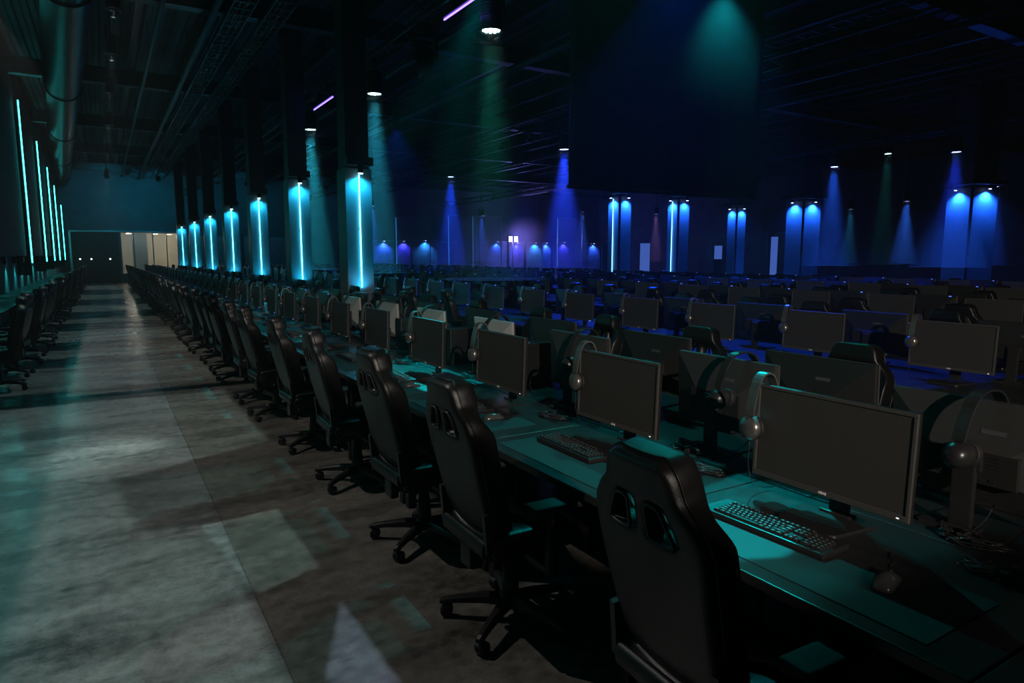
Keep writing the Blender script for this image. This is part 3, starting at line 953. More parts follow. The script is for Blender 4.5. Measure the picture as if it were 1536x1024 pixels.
def joined(root, name):
    """one mesh out of a thing and its parts, in the thing's own frame"""
    bm = bmesh.new()
    mats = []
    for o, m in tree_list(root):
        mp = []
        for mm in o.data.materials:
            if mm not in mats:
                mats.append(mm)
            mp.append(mats.index(mm))
        k0 = len(bm.faces)
        tmp = o.data.copy()
        tmp.transform(m)
        bm.from_mesh(tmp)
        bpy.data.meshes.remove(tmp)
        bm.faces.ensure_lookup_table()
        for f in bm.faces[k0:]:
            f.material_index = mp[f.material_index] if f.material_index < len(mp) else 0
    me = bpy.data.meshes.new(name)
    bm.to_mesh(me)
    bm.free()
    for mm in mats:
        me.materials.append(mm)
    return me


def mass(name, me, places, label, cat):
    bm = bmesh.new()
    for (loc, rz) in places:
        t_ = me.copy()
        t_.transform(Matrix.Translation(loc) @ Matrix.Rotation(rz, 4, 'Z'))
        bm.from_mesh(t_)
        bpy.data.meshes.remove(t_)
    m2 = bpy.data.meshes.new(name)
    bm.to_mesh(m2)
    bm.free()
    for mm in me.materials:
        m2.materials.append(mm)
    o = bpy.data.objects.new(name, m2)
    COL.objects.link(o)
    return tag(o, label, cat, None, 'stuff')


MW, MH = 0.612, 0.362


def make_monitor(shell, full=True):
    """screen faces -x, origin on the desk under the foot"""
    t = empty('monitor')
    zc = 0.10 + MH / 2
    tl = Matrix.Rotation(R(2.0), 3, 'Y')
    pv = Vector((0, 0, zc))
    def T(p):
        return tl @ (Vector(p)) + pv
    # housing with tapered back
    mb = MB()
    def rect(x, hw, z0, z1):
        return [T((x, -hw, z0)), T((x, hw, z0)), T((x, hw, z1)), T((x, -hw, z1))]
    h = MH / 2
    mb.loft([rect(0.002, MW / 2, -h, h), rect(0.016, MW / 2, -h, h), rect(0.020, MW / 2 - 0.006, -h + 0.006, h - 0.006), rect(0.074, MW / 2 - 0.17, -h + 0.10, h - 0.155), rect(0.08, MW / 2 - 0.185, -h + 0.115, h - 0.17)], smooth=False)
    mb.build('housing', shell, t)
    mb = MB(); mb.loft([rect(0.05, 0.155, -0.10, 0.02), rect(0.086, 0.15, -0.095, 0.015)], smooth=False); mb.build('back_cover', M['plastic'], t)
    # bezel frame
    mb = MB()
    bw, bb = 0.013, 0.021
    for (y, z, sy, sz) in ((0, h - bw / 2, MW, bw), (0, -h + bb / 2, MW, bb), (-MW / 2 + bw / 2, (bb - bw) / 2, bw, MH - bw - bb), (MW / 2 - bw / 2, (bb - bw) / 2, bw, MH - bw - bb)):
        mb.box(T((-0.004, y, z)), (0.012, sy, sz), rot=tl, bevel=0.0015, seg=1)
    mb.build('bezel', M['bezel'], t)
    mb = MB(); mb.box(T((-0.001, 0, (bb - bw) / 2)), (0.006, MW - 2 * bw + 0.002, MH - bw - bb + 0.002), rot=tl); mb.build('screen', M['screen'], t)
    if full:
        # small raised maker's mark and power light on the lower bezel
        mb = MB()
        for q, hh in ((-0.013, 0.010), (-0.0045, 0.007), (0.0035, 0.010), (0.0115, 0.007)):
            mb.box(T((-0.0105, q, -h + bb / 2)), (0.001, 0.0065, hh), rot=tl)
        mb.build('emblem', M['pale'], t)
        mb = MB(); mb.box(T((-0.0105, -MW / 2 + 0.035, -h + bb * 0.45)), (0.001, 0.009, 0.004), rot=tl); mb.build('power_light_or_glint', M['led'], t)
        # back: rating plate, vent slots, port bay
        mb = MB(); mb.box(T((0.054, 0.06, h - 0.098)), (0.003, 0.075, 0.016), rot=tl @ Matrix.Rotation(R(-20), 3, 'Y')); mb.build('rating_plate', M['plate'], t)
        mb = MB()
        for k in range(4):
            mb.box(T((0.087, 0, 0.005 - 0.012 * k)), (0.003, 0.20, 0.005), rot=tl)
        for k in range(5):
            mb.box(T((0.084, -0.08 + 0.04 * k, -h + 0.105)), (0.01, 0.018, 0.01), rot=tl)
        mb.build('port', M['plastic'], t)
    else:
        mb = MB(); mb.box(T((-0.0115, -MW / 2 + 0.05, -h + bb * 0.45)), (0.003, 0.03, 0.009), rot=tl); mb.box(T((0.024, MW / 2 - 0.08, h - 0.01)), (0.008, 0.03, 0.008), rot=tl); mb.build('power_light_or_glint', M['glint_blue'], t)  # added glow spots imitating glints on the edges of far monitors
    mb = MB(); mb.box((0.098, 0, 0.14), (0.024, 0.075, 0.26), bevel=0.006); mb.box((0.086, 0, 0.255), (0.03, 0.1, 0.06), bevel=0.006); mb.build('stand_neck', M['plastic'], t)
    mb = MB(); mb.prism([(-0.115, -0.10), (-0.115, 0.10), (-0.10, 0.115), (0.11, 0.14), (0.125, 0.125), (0.125, -0.125), (0.11, -0.14), (-0.10, -0.115)], 0.0, 0.011); mb.box((0.088, 0, 0.016), (0.05, 0.12, 0.012), bevel=0.004); mb.build('stand_base', M['nylon'], t)
    return t


def make_keyboard():
    t = empty('keyboard')
    mb = MB(); mb.box((0, 0, 0.011), (0.148, 0.455, 0.020), bevel=0.004); mb.build('case', M['plastic'], t)
    mb = MB(); lg = MB()
    rows = [(-0.056, 0), (-0.037, 1), (-0.018, 2), (0.001, 3), (0.020, 4), (0.047, 5)]
    for (x, k) in rows:
        y = 0.215
        segs = [1.0] * 23
        if k == 0:
            segs = [1.3, 1.2, 1.3, 6.2, 1.3, 1.2, 1.2, 1.3, -0.3, 1, 1, 1, -0.3, 2, 1, 1]
        elif k == 5:
            segs = [1, -0.9, 1, 1, 1, 1, -0.5, 1, 1, 1, 1, -0.5, 1, 1, 1, 1, -0.3, 1, 1, 1]
        elif k == 1:
            segs = [2.2] + [1] * 10 + [2.8, -1.3, 1, -1.3, 1, 1, 1, 1]
        elif k == 2:
            segs = [1.8] + [1] * 11 + [2.2, -3.6, 1, 1, 1, 1]
        elif k == 3:
            segs = [1.5] + [1] * 12 + [1.5, -0.3, 1, 1, 1, -0.3, 1, 1, 1, 1]
        else:
            segs = [1] * 13 + [2, -0.3, 1, 1, 1, -0.3, 1, 1, 1, 1]
        u = 0.0188
        for w in segs:
            if w < 0:
                y += w * u
                continue
            c = y - w * u / 2
            if c - w * u / 2 < -0.224:
                break
            mb.loft([[(x + a * 0.0085, c + b_ * (w * u / 2 - 0.001), 0.02) for a, b_ in ((-1, -1), (1, -1), (1, 1), (-1, 1))], [(x + a * 0.0062, c + b_ * (w * u / 2 - 0.0032), 0.0305) for a, b_ in ((-1, -1), (1, -1), (1, 1), (-1, 1))]], smooth=False)
            if w < 3:
                lg.box((x + 0.0018, c + 0.001, 0.0306), (0.0035, 0.0045 if w < 1.4 else 0.009, 0.0008))
            y -= w * u
    mb.build('keys', M['key'], t)
    lg.build('key_lettering', M['legend'], t)
    return t


def make_mouse():
    t = empty('computer_mouse')
    mb = MB()
    secs = []
    for (x, w, h) in ((-0.062, 0.010, 0.008), (-0.058, 0.024, 0.018), (-0.045, 0.031, 0.030), (-0.02, 0.032, 0.039), (0.01, 0.030, 0.037), (0.035, 0.030, 0.029), (0.055, 0.028, 0.019), (0.061, 0.022, 0.013)):
        secs.append([(x, w * math.cos(a), max(0.002, h * max(0, math.sin(a)) ** 0.8)) for a in [PI * k / 12 for k in range(13)]])
    mb.loft(secs)
    mb.build('shell', M['mouse'], t)
    mb = MB(); mb.lathe([(0.006, -0.004), (0.009, -0.003), (0.009, 0.003), (0.006, 0.004)], (0.036, 0, 0.027), 14, rot=Matrix.Rotation(PI / 2, 3, 'X')); mb.build('scroll_wheel', M['foam'], t)
    mb = MB(); mb.tube(smooth_loop([Vector(p) for p in ((0.06, 0, 0.006), (0.09, 0.0, 0.004), (0.13, 0.03, 0.003), (0.17, 0.02, 0.003), (0.22, 0.05, 0.003), (0.26, 0.04, 0.003))], 2, False), 0.0018, 5); mb.build('cord', M['cable'], t)
    return t


def make_headset(hm='headset'):
    """hung over a top edge that runs along y; origin on the edge; front cup at -x"""
    t = empty('headset')
    mb = MB()
    arc = []
    for k in range(25):
        a = PI * k / 24
        arc.append((-math.cos(a) * 0.07, 0.006 + math.sin(a) * 0.032 - 0.13 * (abs(math.cos(a)) ** 3.0)))
    outer = [(x, z) for x, z in arc]
    secs = []
    for i, (x, z) in enumerate(outer):
        a = PI * i / 24
        nx_, nz = -math.cos(a), math.sin(a) * 0.9 + 0.1
        ln = math.hypot(nx_, nz); nx_ /= ln; nz /= ln
        hw = 0.021
        secs.append([(x, -hw, z), (x + nx_ * 0.007, -hw, z + nz * 0.007), (x + nx_ * 0.007, hw, z + nz * 0.007), (x, hw, z)])
    mb.loft(secs, smooth=False)
    mb.build('headband', M[hm], t)
    for s in (-1, 1):
        ry = Matrix.Rotation(s * PI / 2 * 0.94, 3, 'Y')
        mb = MB(); mb.lathe([(0.03, -0.016), (0.043, -0.012), (0.049, 0.0), (0.044, 0.016), (0.028, 0.026), (0.010, 0.029)], (s * 0.067, 0, -0.172), 20, rot=ry)
        c = mb.build('ear_cup', M[hm], t)
        mb = MB(); mb.lathe([(0.02, -0.036), (0.040, -0.034), (0.046, -0.026), (0.042, -0.016)], (s * 0.067, 0, -0.172), 20, rot=ry); mb.build('ear_cushion', M['foam'], c)
        mb = MB(); mb.tube([(s * 0.071, -0.010, -0.115), (s * 0.078, -0.012, -0.15), (s * 0.083, -0.008, -0.172)], 0.004, 6); mb.tube([(s * 0.071, 0.010, -0.115), (s * 0.078, 0.012, -0.15), (s * 0.083, 0.008, -0.172)], 0.004, 6); mb.build('yoke', M['steel'], c)
    mb = MB(); mb.tube(smooth_loop([Vector(p) for p in ((-0.067, 0.0, -0.215), (-0.064, 0.004, -0.26), (-0.06, 0.012, -0.32), (-0.035, 0.02, -0.38), (0.0, 0.03, -0.425), (0.06, 0.035, -0.447), (0.14, 0.02, -0.449))], 2, False), 0.002, 5); mb.build('cord', M['cable'], t)
    return t


def make_cables(seed):
    r = random.Random(seed)
    mb = MB()
    for k in range(9):
        pts = []
        a0 = r.uniform(0, 6)
        n = r.randint(9, 15)
        rr = r.uniform(0.5, 1)
        for i in range(n):
            a = a0 + i * r.uniform(0.5, 1.0)
            pts.append(Vector((0.055 * rr * math.cos(a) + r.uniform(-0.02, 0.02), 0.13 * rr * math.sin(a * 0.7) + r.uniform(-0.03, 0.03), 0.004 + 0.026 * r.random() * (1 - k / 12))))
        mb.tube(smooth_loop(pts, 2, False), r.choice((0.0022, 0.003, 0.0036)), 5)
    for k in range(3):
        y = r.uniform(-0.1, 0.1)
        mb.tube(smooth_loop([Vector((0.0, y, 0.006)), Vector((0.04, y + 0.05, 0.012)), Vector((0.09, y - 0.03, 0.004)), Vector((0.13, y + r.uniform(-0.1, 0.1), 0.004))], 2, False), 0.003, 5)
    t = empty('cable_bundle')
    mb.build('cables', M['cable'], t, smooth=True)
    mb = MB()
    for k in range(3):
        mb.box((r.uniform(-0.05, 0.05), r.uniform(-0.1, 0.1), 0.03 + 0.003 * k), (0.016, 0.035, 0.009), rot=Matrix.Rotation(r.uniform(0, 3), 3, 'Z'), bevel=0.002)
    mb.build('plug', M['steel'], t)
    return t


def make_tower():
    t = empty('computer_tower')
    mb = MB(); mb.box((0, 0, 0.165), (0.30, 0.15, 0.31), bevel=0.008); mb.build('case', M['steel'], t)
    mb = MB(); mb.box((0.153, 0, 0.165), (0.012, 0.13, 0.29), bevel=0.004); mb.build('front_panel', M['plastic'], t)
    mb = MB()
    for k in range(8):
        mb.box((-0.151, 0, 0.08 + 0.02 * k), (0.004, 0.10, 0.008))
    mb.build('rear_vent', M['plastic'], t)
    for sx in (-1, 1):
        mb = MB(); mb.box((sx * 0.11, 0, 0.006), (0.04, 0.13, 0.012)); mb.build('foot', M['nylon'], t)
    return t


def make_desk(depth, w):
    """origin on the floor at the front edge, middle of the width; extends to +x"""
    t = empty('desk')
    mb = MB(); mb.box((depth / 2, 0, 0.722), (depth, w - 0.006, 0.036), bevel=0.004); mb.build('table_top', M['desktop'], t)
    for s in (-1, 1):
        for xx in (0.07, depth - 0.05):
            mb = MB(); mb.box((xx, s * (w / 2 - 0.05), 0.352), (0.06, 0.06, 0.704), bevel=0.005); mb.build('leg', M['steel'], t)
    mb = MB(); mb.box((depth - 0.05, 0, 0.52), (0.02, w - 0.17, 0.34)); mb.build('modesty_panel', M['steel'], t)
    return t


# ------------------------------------------------------------------ layout
S = 1.165
NST = 40
ROWX = [2.18, 5.48, 8.80, 12.10, 15.40]
PAIR = 0.44            # distance between the screens of a back to back pair
Y0 = 1.40
DZ = 0.740
WORDS = ['beside the aisle', 'behind the aisle row', 'third from the aisle', 'fourth from the aisle', 'fifth from the aisle', 'sixth from the aisle', 'seventh from the aisle', 'eighth from the aisle', 'ninth from the aisle', 'tenth from the aisle']


def seat_y(r, k):
    return Y0 + S * k + (0.0 if r % 2 == 0 else -0.30)


ch2, ch1 = make_chair(2), make_chair(1)
ch0 = joined(ch1, 'gaming_chair')
mon2, monb2 = make_monitor(M['shell']), make_monitor(M['grey_shell'])
monp = make_monitor(M['pale_shell'])
mon1, monb1 = make_monitor(M['shell'], False), make_monitor(M['grey_shell'], False)
mon0, monb0 = joined(mon1, 'monitor'), joined(monb1, 'monitor')
kb, ms, hs = make_keyboard(), make_mouse(), make_headset()
hs0 = joined(hs, 'headset')
hd = make_headset('nylon')
hd0 = joined(hd, 'headset')
cabs = [make_cables(s) for s in (3, 8, 15)]
tower = make_tower()

# rows : even = screens towards the aisle (-x), odd = screens away from it
mons, chairs = [], []
COLS = [(4.12, c[0] * 1.03) for c in CY] + [c[0] for c in BCOL]
crnd = random.Random(21)
for r in range(10):
    isl, odd = divmod(r, 2)
    for k in range(-1, NST):
        y = seat_y(r, k)
        if y > YF - 2.9:
            continue
        x = ROWX[isl] + (PAIR if odd else 0)
        jr = random.Random(r * 100 + k)
        mx = x + (jr.uniform(-0.015, 0.015) if r else 0)
        my = y + (jr.uniform(-0.03, 0.03) if r else 0)
        if in_frame((mx, my, 1.05), 0.25):
            mons.append((r, k, mx, my))
        cx = ROWX[isl] - 0.66 + jr.uniform(-0.05, 0.03) if not odd else ROWX[isl] + PAIR + (0.80 if isl == 0 else 0.70) + jr.uniform(-0.05, 0.05)
        cy = y - 0.1 + jr.uniform(-0.12, 0.12)
        rot = jr.uniform(-0.22, 0.22) + (PI if odd else 0)
        if r == 0:
            fixed = {0: (1.525, 1.28, -0.05), 1: (1.53, 2.53, -0.02), 2: (1.55, 3.56, 0.02), 3: (1.55, 4.80, -0.03), 4: (1.53, 5.95, 0.02), 5: (1.5, 7.30, 0.04), 6: (1.5, 8.25, 0.0), 7: (1.5, 9.65, 0.03)}
            if k in fixed:
                cx, cy, rot = fixed[k]
            elif k > 7:
                cx, cy, rot = 1.50 + jr.uniform(-0.03, 0.03), y - 0.14 + jr.uniform(-0.07, 0.07), jr.uniform(-0.06, 0.1)
            if k < 0:
                continue
        if r == 2 and k <= 6:
            continue
        if any(abs(cx - px_) < 0.85 and abs(cy - py_) < 0.95 for px_, py_ in COLS):
            continue
        if in_frame((cx, cy, 0.9), 0.3):
            chairs.append((r, k, cx, cy, rot))
left = []
k = 0
y = 10.55
while y < YF - 2.9:
    left.append((y, -1.22 + rnd.uniform(-0.04, 0.04), PI + rnd.uniform(-0.2, 0.2)))
    y += S


def dist(x, y):
    return math.hypot(x, y)


count = {}


def nth(r):
    count[r] = count.get(r, 0) + 1
    return ordinal(count[r])


# individual monitors : the 300 nearest, the rest as one mass
mons.sort(key=lambda m: dist(m[2], m[3]))
cut = {(m[0], m[1]) for m in mons[:300]}
rest_f, rest_b = [], []
GM = 'monitors on the desk rows'
for (r, k, x, y) in sorted(mons):
    odd = r % 2
    rz = PI if odd else 0.0
    d_ = dist(x, y)
    if (r, k) not in cut:
        rest_f.append(((x, y, DZ), rz))
        continue
    lab = ('pale-backed monitor seen from behind, ' if r == 1 and 3 <= k <= 6 else 'grey-backed monitor seen from behind, ' if odd and r == 1 else 'monitor seen from behind, ' if odd else 'black monitor with dark screen, ') + nth(('m', r)) + ' from near end, row ' + WORDS[r]
    if r == 1 and 3 <= k <= 6:
        o = dup(monp, (x, y, DZ), rz, lab, GM, 'monitor')
    elif d_ < 9:
        o = dup(monb2 if r == 1 else mon2, (x, y, DZ), rz, lab, GM, 'monitor')
    elif d_ < 22:
        o = dup(monb1 if r == 1 else mon1, (x, y, DZ), rz, lab, GM, 'monitor')
    else:
        o = bpy.data.objects.new('monitor', monb0 if r == 1 else mon0)
        COL.objects.link(o); o.location = (x, y, DZ); o.rotation_euler = (0, 0, rz)
        tag(o, lab, 'monitor', GM)
if rest_f:
    mass('distant_monitors', mon0, rest_f, 'tiny dark monitors at the very far end of the desk rows', 'monitor')
# second dark monitors on the inner seats of the first island
for i, k in enumerate(range(1, 9)):
    o = dup(mon2, (3.03, Y0 + S * k - 0.55, DZ), PI, 'dark-backed monitor standing on the outer half of the first island, %s from near end' % ordinal(i + 1), 'dark monitors on the outer half of the first island', 'monitor')

# chairs
for i, (y, x, rot) in enumerate(left):
    chairs.append((99, i, x, y, rot))
chairs.sort(key=lambda c: dist(c[2], c[3]))
cutc = {(c[0], c[1]) for c in chairs[:300]}
restc = []
GC = 'gaming chairs at the desks'
for (r, k, x, y, rot) in sorted(chairs):
    d_ = dist(x, y)
    if (r, k) not in cutc:
        restc.append(((x, y, 0), rot))
        continue
    if r == 99:
        lab = 'black gaming chair at the side wall desk, ' + nth(('c', r)) + ' from near end'
    elif r == 0:
        lab = 'black gaming chair lining the aisle, ' + nth(('c', r)) + ' from near end'
    else:
        lab = ('black gaming chair seen from the front, ' if r % 2 else 'black gaming chair seen from behind, ') + nth(('c', r)) + ' from near end, row ' + WORDS[r]
    if d_ < 11:
        o = dup(ch2, (x, y, 0), rot, lab, GC, 'chair')
    elif d_ < 22:
        o = dup(ch1, (x, y, 0), rot, lab, GC, 'chair')
    else:
        o = bpy.data.objects.new('gaming_chair', ch0)
        COL.objects.link(o); o.location = (x, y, 0); o.rotation_euler = (0, 0, rot)
        tag(o, lab, 'chair', GC)
if restc:
    mass('distant_chairs', ch0, restc, 'dark chairs at the very far end of the desk rows', 'chair')

# desks : single desks on the first two islands, long benches on the others, a long bench along the side wall
D = {}
for r in range(2, 10):
    pass
deskA, deskB = make_desk(0.74, S), make_desk(0.98, S)
for r in (0, 1):
    for k in range(-1, NST):
        y = Y0 + S * k - (0.16 if r == 0 else 0.40)
        if y > YF - 2.6 or (k >= 0 and not in_frame((ROWX[0], y, 0.7), 0.8)):
            continue
        if r == 0:
            o = dup(deskA, (1.62, y, 0), 0, 'black desk in the row beside the aisle, ' + nth(('d', 0)) + ' from near end', 'desks of the first island', 'desk')
        else:
            o = dup(deskB, (3.35, y, 0), PI, 'black desk in the row behind the aisle row, ' + nth(('d', 1)) + ' from near end', 'desks of the first island', 'desk')
remove_tree(deskA); remove_tree(deskB)


def bench(name, x0, x1, y0, y1, label, group):
    t = empty(name, ((x0 + x1) / 2, (y0 + y1) / 2, 0), 0, label, 'desk', group)
    mb = MB(); mb.box((0, 0, 0.722), (x1 - x0, y1 - y0, 0.036), bevel=0.004); mb.build('table_top', M['desktop'], t)
    y = -(y1 - y0) / 2 + 0.1
    mb = MB()
    n = int((y1 - y0) / (2 * S))
    for i in range(n + 1):
        yy = y + (y1 - y0 - 0.2) * i / max(1, n)
        for xx in (-(x1 - x0) / 2 + 0.36, (x1 - x0) / 2 - 0.36):
            mb.box((xx, yy, 0.352), (0.06, 0.06, 0.704))
    mb.build('legs', M['steel'], t)
    mb = MB(); mb.box((0, 0, 0.5), (0.02, y1 - y0 - 0.3, 0.38)); mb.build('modesty_panel', M['steel'], t)
    return t
for isl in range(1, 5):
    x0 = ROWX[isl] - 0.56
    for half, (a, b_) in enumerate(((x0, ROWX[isl] + 0.215), (ROWX[isl] + 0.225, ROWX[isl] + PAIR + 0.56))):
        ys = max(0.2, (a - 1) / 2.75)
        bench('bench_desk', a, b_, ys, YF - 2.2, 'long black bench desk under the monitors of the row ' + WORDS[isl * 2 + half], 'long bench desks')
bench('wall_desk', XL + 0.02, -1.55, 9.0, YF - 2.2, 'long black desk against the side wall', None)

# things on the near desks
for k in range(0, 14):
    y = Y0 + S * k
    jr = random.Random(500 + k)
    wd = ordinal(k + 1) + ' from near end'
    if k < 12:
        mb = MB(); mb.box((0.19, 0, 0.0015), (0.38, 0.95, 0.003), bevel=0.001, seg=1)
        o = mb.build('desk_mat', M['mat'], None, (1.685, y - 0.14, DZ))
        tag(o, 'dark desk mat on the desks beside the aisle, ' + wd, 'desk mat', 'desk mats')
    o = dup(kb, (1.94 + jr.uniform(-0.015, 0.015), y + 0.03 + (jr.uniform(-0.03, 0.03) if k else 0.0), DZ + 0.003), jr.uniform(-0.04, 0.04), 'black keyboard on the desks beside the aisle, ' + wd, 'keyboards', 'keyboard')
    if k < 12:
        o = dup(ms, (1.90 + jr.uniform(-0.02, 0.02), y - 0.39 + (jr.uniform(-0.03, 0.03) if k else 0), DZ + 0.003), 0.25 if k == 0 else jr.uniform(-0.25, 0.3), 'dark computer mouse on the desks beside the aisle, ' + wd, 'computer mice', 'mouse')
for k in range(0, 24):
    y = Y0 + S * k
    jr = random.Random(900 + k)
    lab = 'headset hung on a monitor corner beside the aisle, ' + ordinal(k + 1) + ' from near end'
    loc = (2.20, y + MW / 2 - 0.03 + jr.uniform(-0.02, 0.02), DZ + 0.10 + MH)
    if k < 12:
        dup(hs, loc, jr.uniform(-0.15, 0.15), lab, 'headsets on the monitors', 'headset')
    else:
        o = bpy.data.objects.new('headset', hs0); COL.objects.link(o); o.location = loc; tag(o, lab, 'headset', 'headsets on the monitors')
for (r, k, x, y) in [m for m in sorted(mons) if m[0] in (1, 2)]:
    i = nth(('h', r))
    if count[('h', r)] > (10 if r == 1 else 16):
        continue
    jr = random.Random(1300 + k + 50 * r)
    if r == 1:
        loc, rot, lab = (x - 0.032, y + (-0.08 if k else 0.02) + jr.uniform(-0.05, 0.05), DZ + 0.1 + MH), PI, 'dark headset hung on a monitor back of the first island, ' + i + ' from near end'
        if count[('h', r)] == 1:
            loc = (x - 0.032, y - 0.02, DZ + 0.1 + MH)
    else:
        loc, rot, lab = (x + 0.02, y + MW / 2 - 0.03, DZ + 0.1 + MH), 0, 'headset hung on a monitor corner, third row from the aisle, ' + i + ' from near end'
    if count[('h', r)] <= 7:
        o = dup(hd if r == 1 else hs, loc, rot + jr.uniform(-0.1, 0.1), lab, 'headsets on the monitors', 'headset')
        if r == 1:
            o.scale = (1.9, 1, 1)
    else:
        o = bpy.data.objects.new('headset', hd0 if r == 1 else hs0); o.scale = (1.9 if r == 1 else 1, 1, 1); COL.objects.link(o); o.location = loc; o.rotation_euler = (0, 0, rot); tag(o, lab, 'headset', 'headsets on the monitors')
for k in range(-1, 12):
    jr = random.Random(1700 + k)
    y = Y0 + S * k + 0.58
    if k >= 0 or True:
        dup(cabs[k % 3], (2.235 + jr.uniform(-0.02, 0.02), y + jr.uniform(0.02, 0.10), DZ), jr.uniform(-0.3, 0.3), 'tangle of black cables on the aisle desks, ' + ordinal(k + 2) + ' from near end', 'cable tangles', 'cables')
for k in range(0, 9):
    jr = random.Random(1900 + k)
    dup(cabs[(k + 1) % 3], (2.43, Y0 + S * k - 0.28 + jr.uniform(-0.1, 0.1), DZ), PI / 2 * 0 + jr.uniform(-0.3, 0.3), 'tangle of black cables behind the aisle monitors, ' + ordinal(k + 1) + ' from near end', 'cable tangles', 'cables')
for k in range(0, 10):
    jr = random.Random(2100 + k)
    y = Y0 + S * k - 0.30
    dup(kb, (2.92, y + jr.uniform(-0.04, 0.04) + (0.05 if k == 0 else 0.35), DZ), PI + jr.uniform(-0.06, 0.06), 'keyboard on the outer half of the first island, ' + ordinal(k + 1) + ' from near end', 'keyboards on the outer half', 'keyboard')
for k in range(1, 11):
    jr = random.Random(2300 + k)
    y = Y0 + S * k - 0.30 - 0.72
    if k == 1:
        continue
    dup(tower, (2.72, y + 0.30 + jr.uniform(-0.02, 0.02), DZ), 0, 'black computer tower standing on the first island, ' + ordinal(k - 1) + ' from near end', 'computer towers on the first island', 'computer')
for o in [ch2, ch1, monp, mon2, monb2, mon1, monb1, kb, ms, hs, hd, tower, PB, PT] + cabs:
    remove_tree(o)

# ------------------------------------------------------------------ booths deep in the hall
bx_, n = 16.9, 0
while bx_ < 38.5:
    w = [1.7, 1.2, 2.1, 1.5][n % 4]
    hgt = [2.85, 2.85, 2.9, 2.8][n % 4]
    t = empty('booth_panel', (bx_ + w / 2, 47.4 - 0.25 * (n % 3), 0), 0, 'glossy dark booth panel against the far wall, ' + ordinal(n + 1) + ' from the cyan columns', 'panel', 'booth panels by the far wall')
    mb = MB(); mb.box((0, 0, hgt / 2), (w - 0.08, 0.05, hgt - 0.04)); mb.build('panel', M['booth'], t)
    for s in (-1, 1):
        mb = MB(); mb.box((s * (w / 2 - 0.03), 0, hgt / 2), (0.05, 0.07, hgt), bevel=0.006); mb.build('post', M['alu'], t)
    mb = MB(); mb.box((0, 0, hgt - 0.02), (w - 0.1, 0.06, 0.04)); mb.build('top_rail', M['alu'], t)
    if n in (0, 1, 2, 6, 7, 8, 9, 10, 12):
        small_can(t, (0, -0.22, hgt - 0.05), M['lens_blue'], ((0.03, 0.12, 1.0), (0.05, 0.05, 1.0), (0.03, 0.3, 1.0))[n % 3], 420, (0.0, -0.05, 0.9), 120)
        mb = MB(); mb.box((0, -0.11, hgt + 0.02), (0.03, 0.26, 0.03)); mb.build('lamp_arm', M['steel'], t)
    bx_ += w
    n += 1
# tall glazed screens standing before the right part of the hall
for i, (gx, gy, w, hgt, rz) in enumerate(((18.7, 44.0, 2.6, 4.4, 0), (23.0, 44.6, 2.6, 4.7, 0), (25.7, 45.9, 2.6, 4.8, 0), (30.8, 42.0, 2.4, 4.6, 0.0), (36.5, 33.5, 2.6, 3.3, -1.0), (37.2, 30.5, 2.6, 3.3, -1.2), (37.4, 27.0, 2.6, 3.2, -1.3))):
    t = empty('glass_screen', (gx, gy, 0), rz, 'tall framed glass screen deep in the hall, ' + ordinal(i + 1) + ' from the cyan columns', 'glass screen', 'glass screens deep in the hall')
    mb = MB(); mb.box((0, 0, hgt / 2), (w - 0.08, 0.02, hgt - 0.06)); mb.build('pane', M['glass'], t)
    mb = MB()
    for s in (-1, 1):
        mb.box((s * (w / 2 - 0.02), 0, hgt / 2), (0.05, 0.05, hgt), bevel=0.005)
    mb.box((0, 0, hgt - 0.025), (w - 0.08, 0.05, 0.05)); mb.box((0, 0, 0.025), (w - 0.08, 0.05, 0.05))
    mb.build('frame', M['alu'], t)
    if i in (0, 1, 2, 3):
        mb = MB(); mb.tube([(-w / 2 + 0.01, -0.04, 0.9), (-w / 2 + 0.01, -0.04, hgt - 0.1)], 0.02, 6); mb.build('light_strip', M['strip'], t)
# lit panels far right
for i, (px_, py_, w, z0, z1) in enumerate(((36.5, 39.8, 0.75, 0.3, 2.7), (35.8, 31.8, 0.5, 1.5, 2.4), (36.0, 27.5, 0.4, 0.4, 2.9), (36.0, 26.5, 0.25, 0.4, 2.8))):
    t = empty('backlit_display', (px_, py_, 0), math.atan2(py_, px_), 'pale blue backlit panel deep in the hall, ' + ordinal(i + 1) + ' from the narrow columns', 'display', 'backlit panels deep in the hall')
    mb = MB(); mb.box((0, 0, (z0 + z1) / 2), (0.04, w, z1 - z0)); mb.build('lit_face', M['signblue'], t)
    mb = MB(); mb.box((0.06, 0, (z1) / 2), (0.06, w + 0.06, z1 + 0.04), bevel=0.01); mb.build('frame', M['steel'], t)
# violet flood on a stand
t = empty('floodlight', (28.2, 46.2, 0), 0, 'bright violet-white floodlight on a stand by the far booths', 'floodlight')
for i, dx in enumerate((-0.26, 0.26)):
    mb = MB(); mb.box((dx, -0.02, 3.05), (0.36, 0.14, 0.5), bevel=0.02); h = mb.build('lamp_head', M['fixture'], t)
    mb = MB(); mb.box((dx, -0.096, 3.05), (0.28, 0.01, 0.40)); mb.build('lens', M['lens_violet'], h)
mb = MB(); mb.tube([(0, 0, 0.0), (0, 0, 3.3)], 0.035, 8)
for a in (0.5, 2.6, 4.7):
    mb.tube([(0, 0, 0.7), (0.6 * math.cos(a), 0.6 * math.sin(a), 0.015)], 0.02, 6)
mb.build('stand', M['fixture'], t)
lamp('flood_glow', 'POINT', (0, -0.3, 3.05), (0.20, 0.17, 1.0), 480, t, size=0.2)

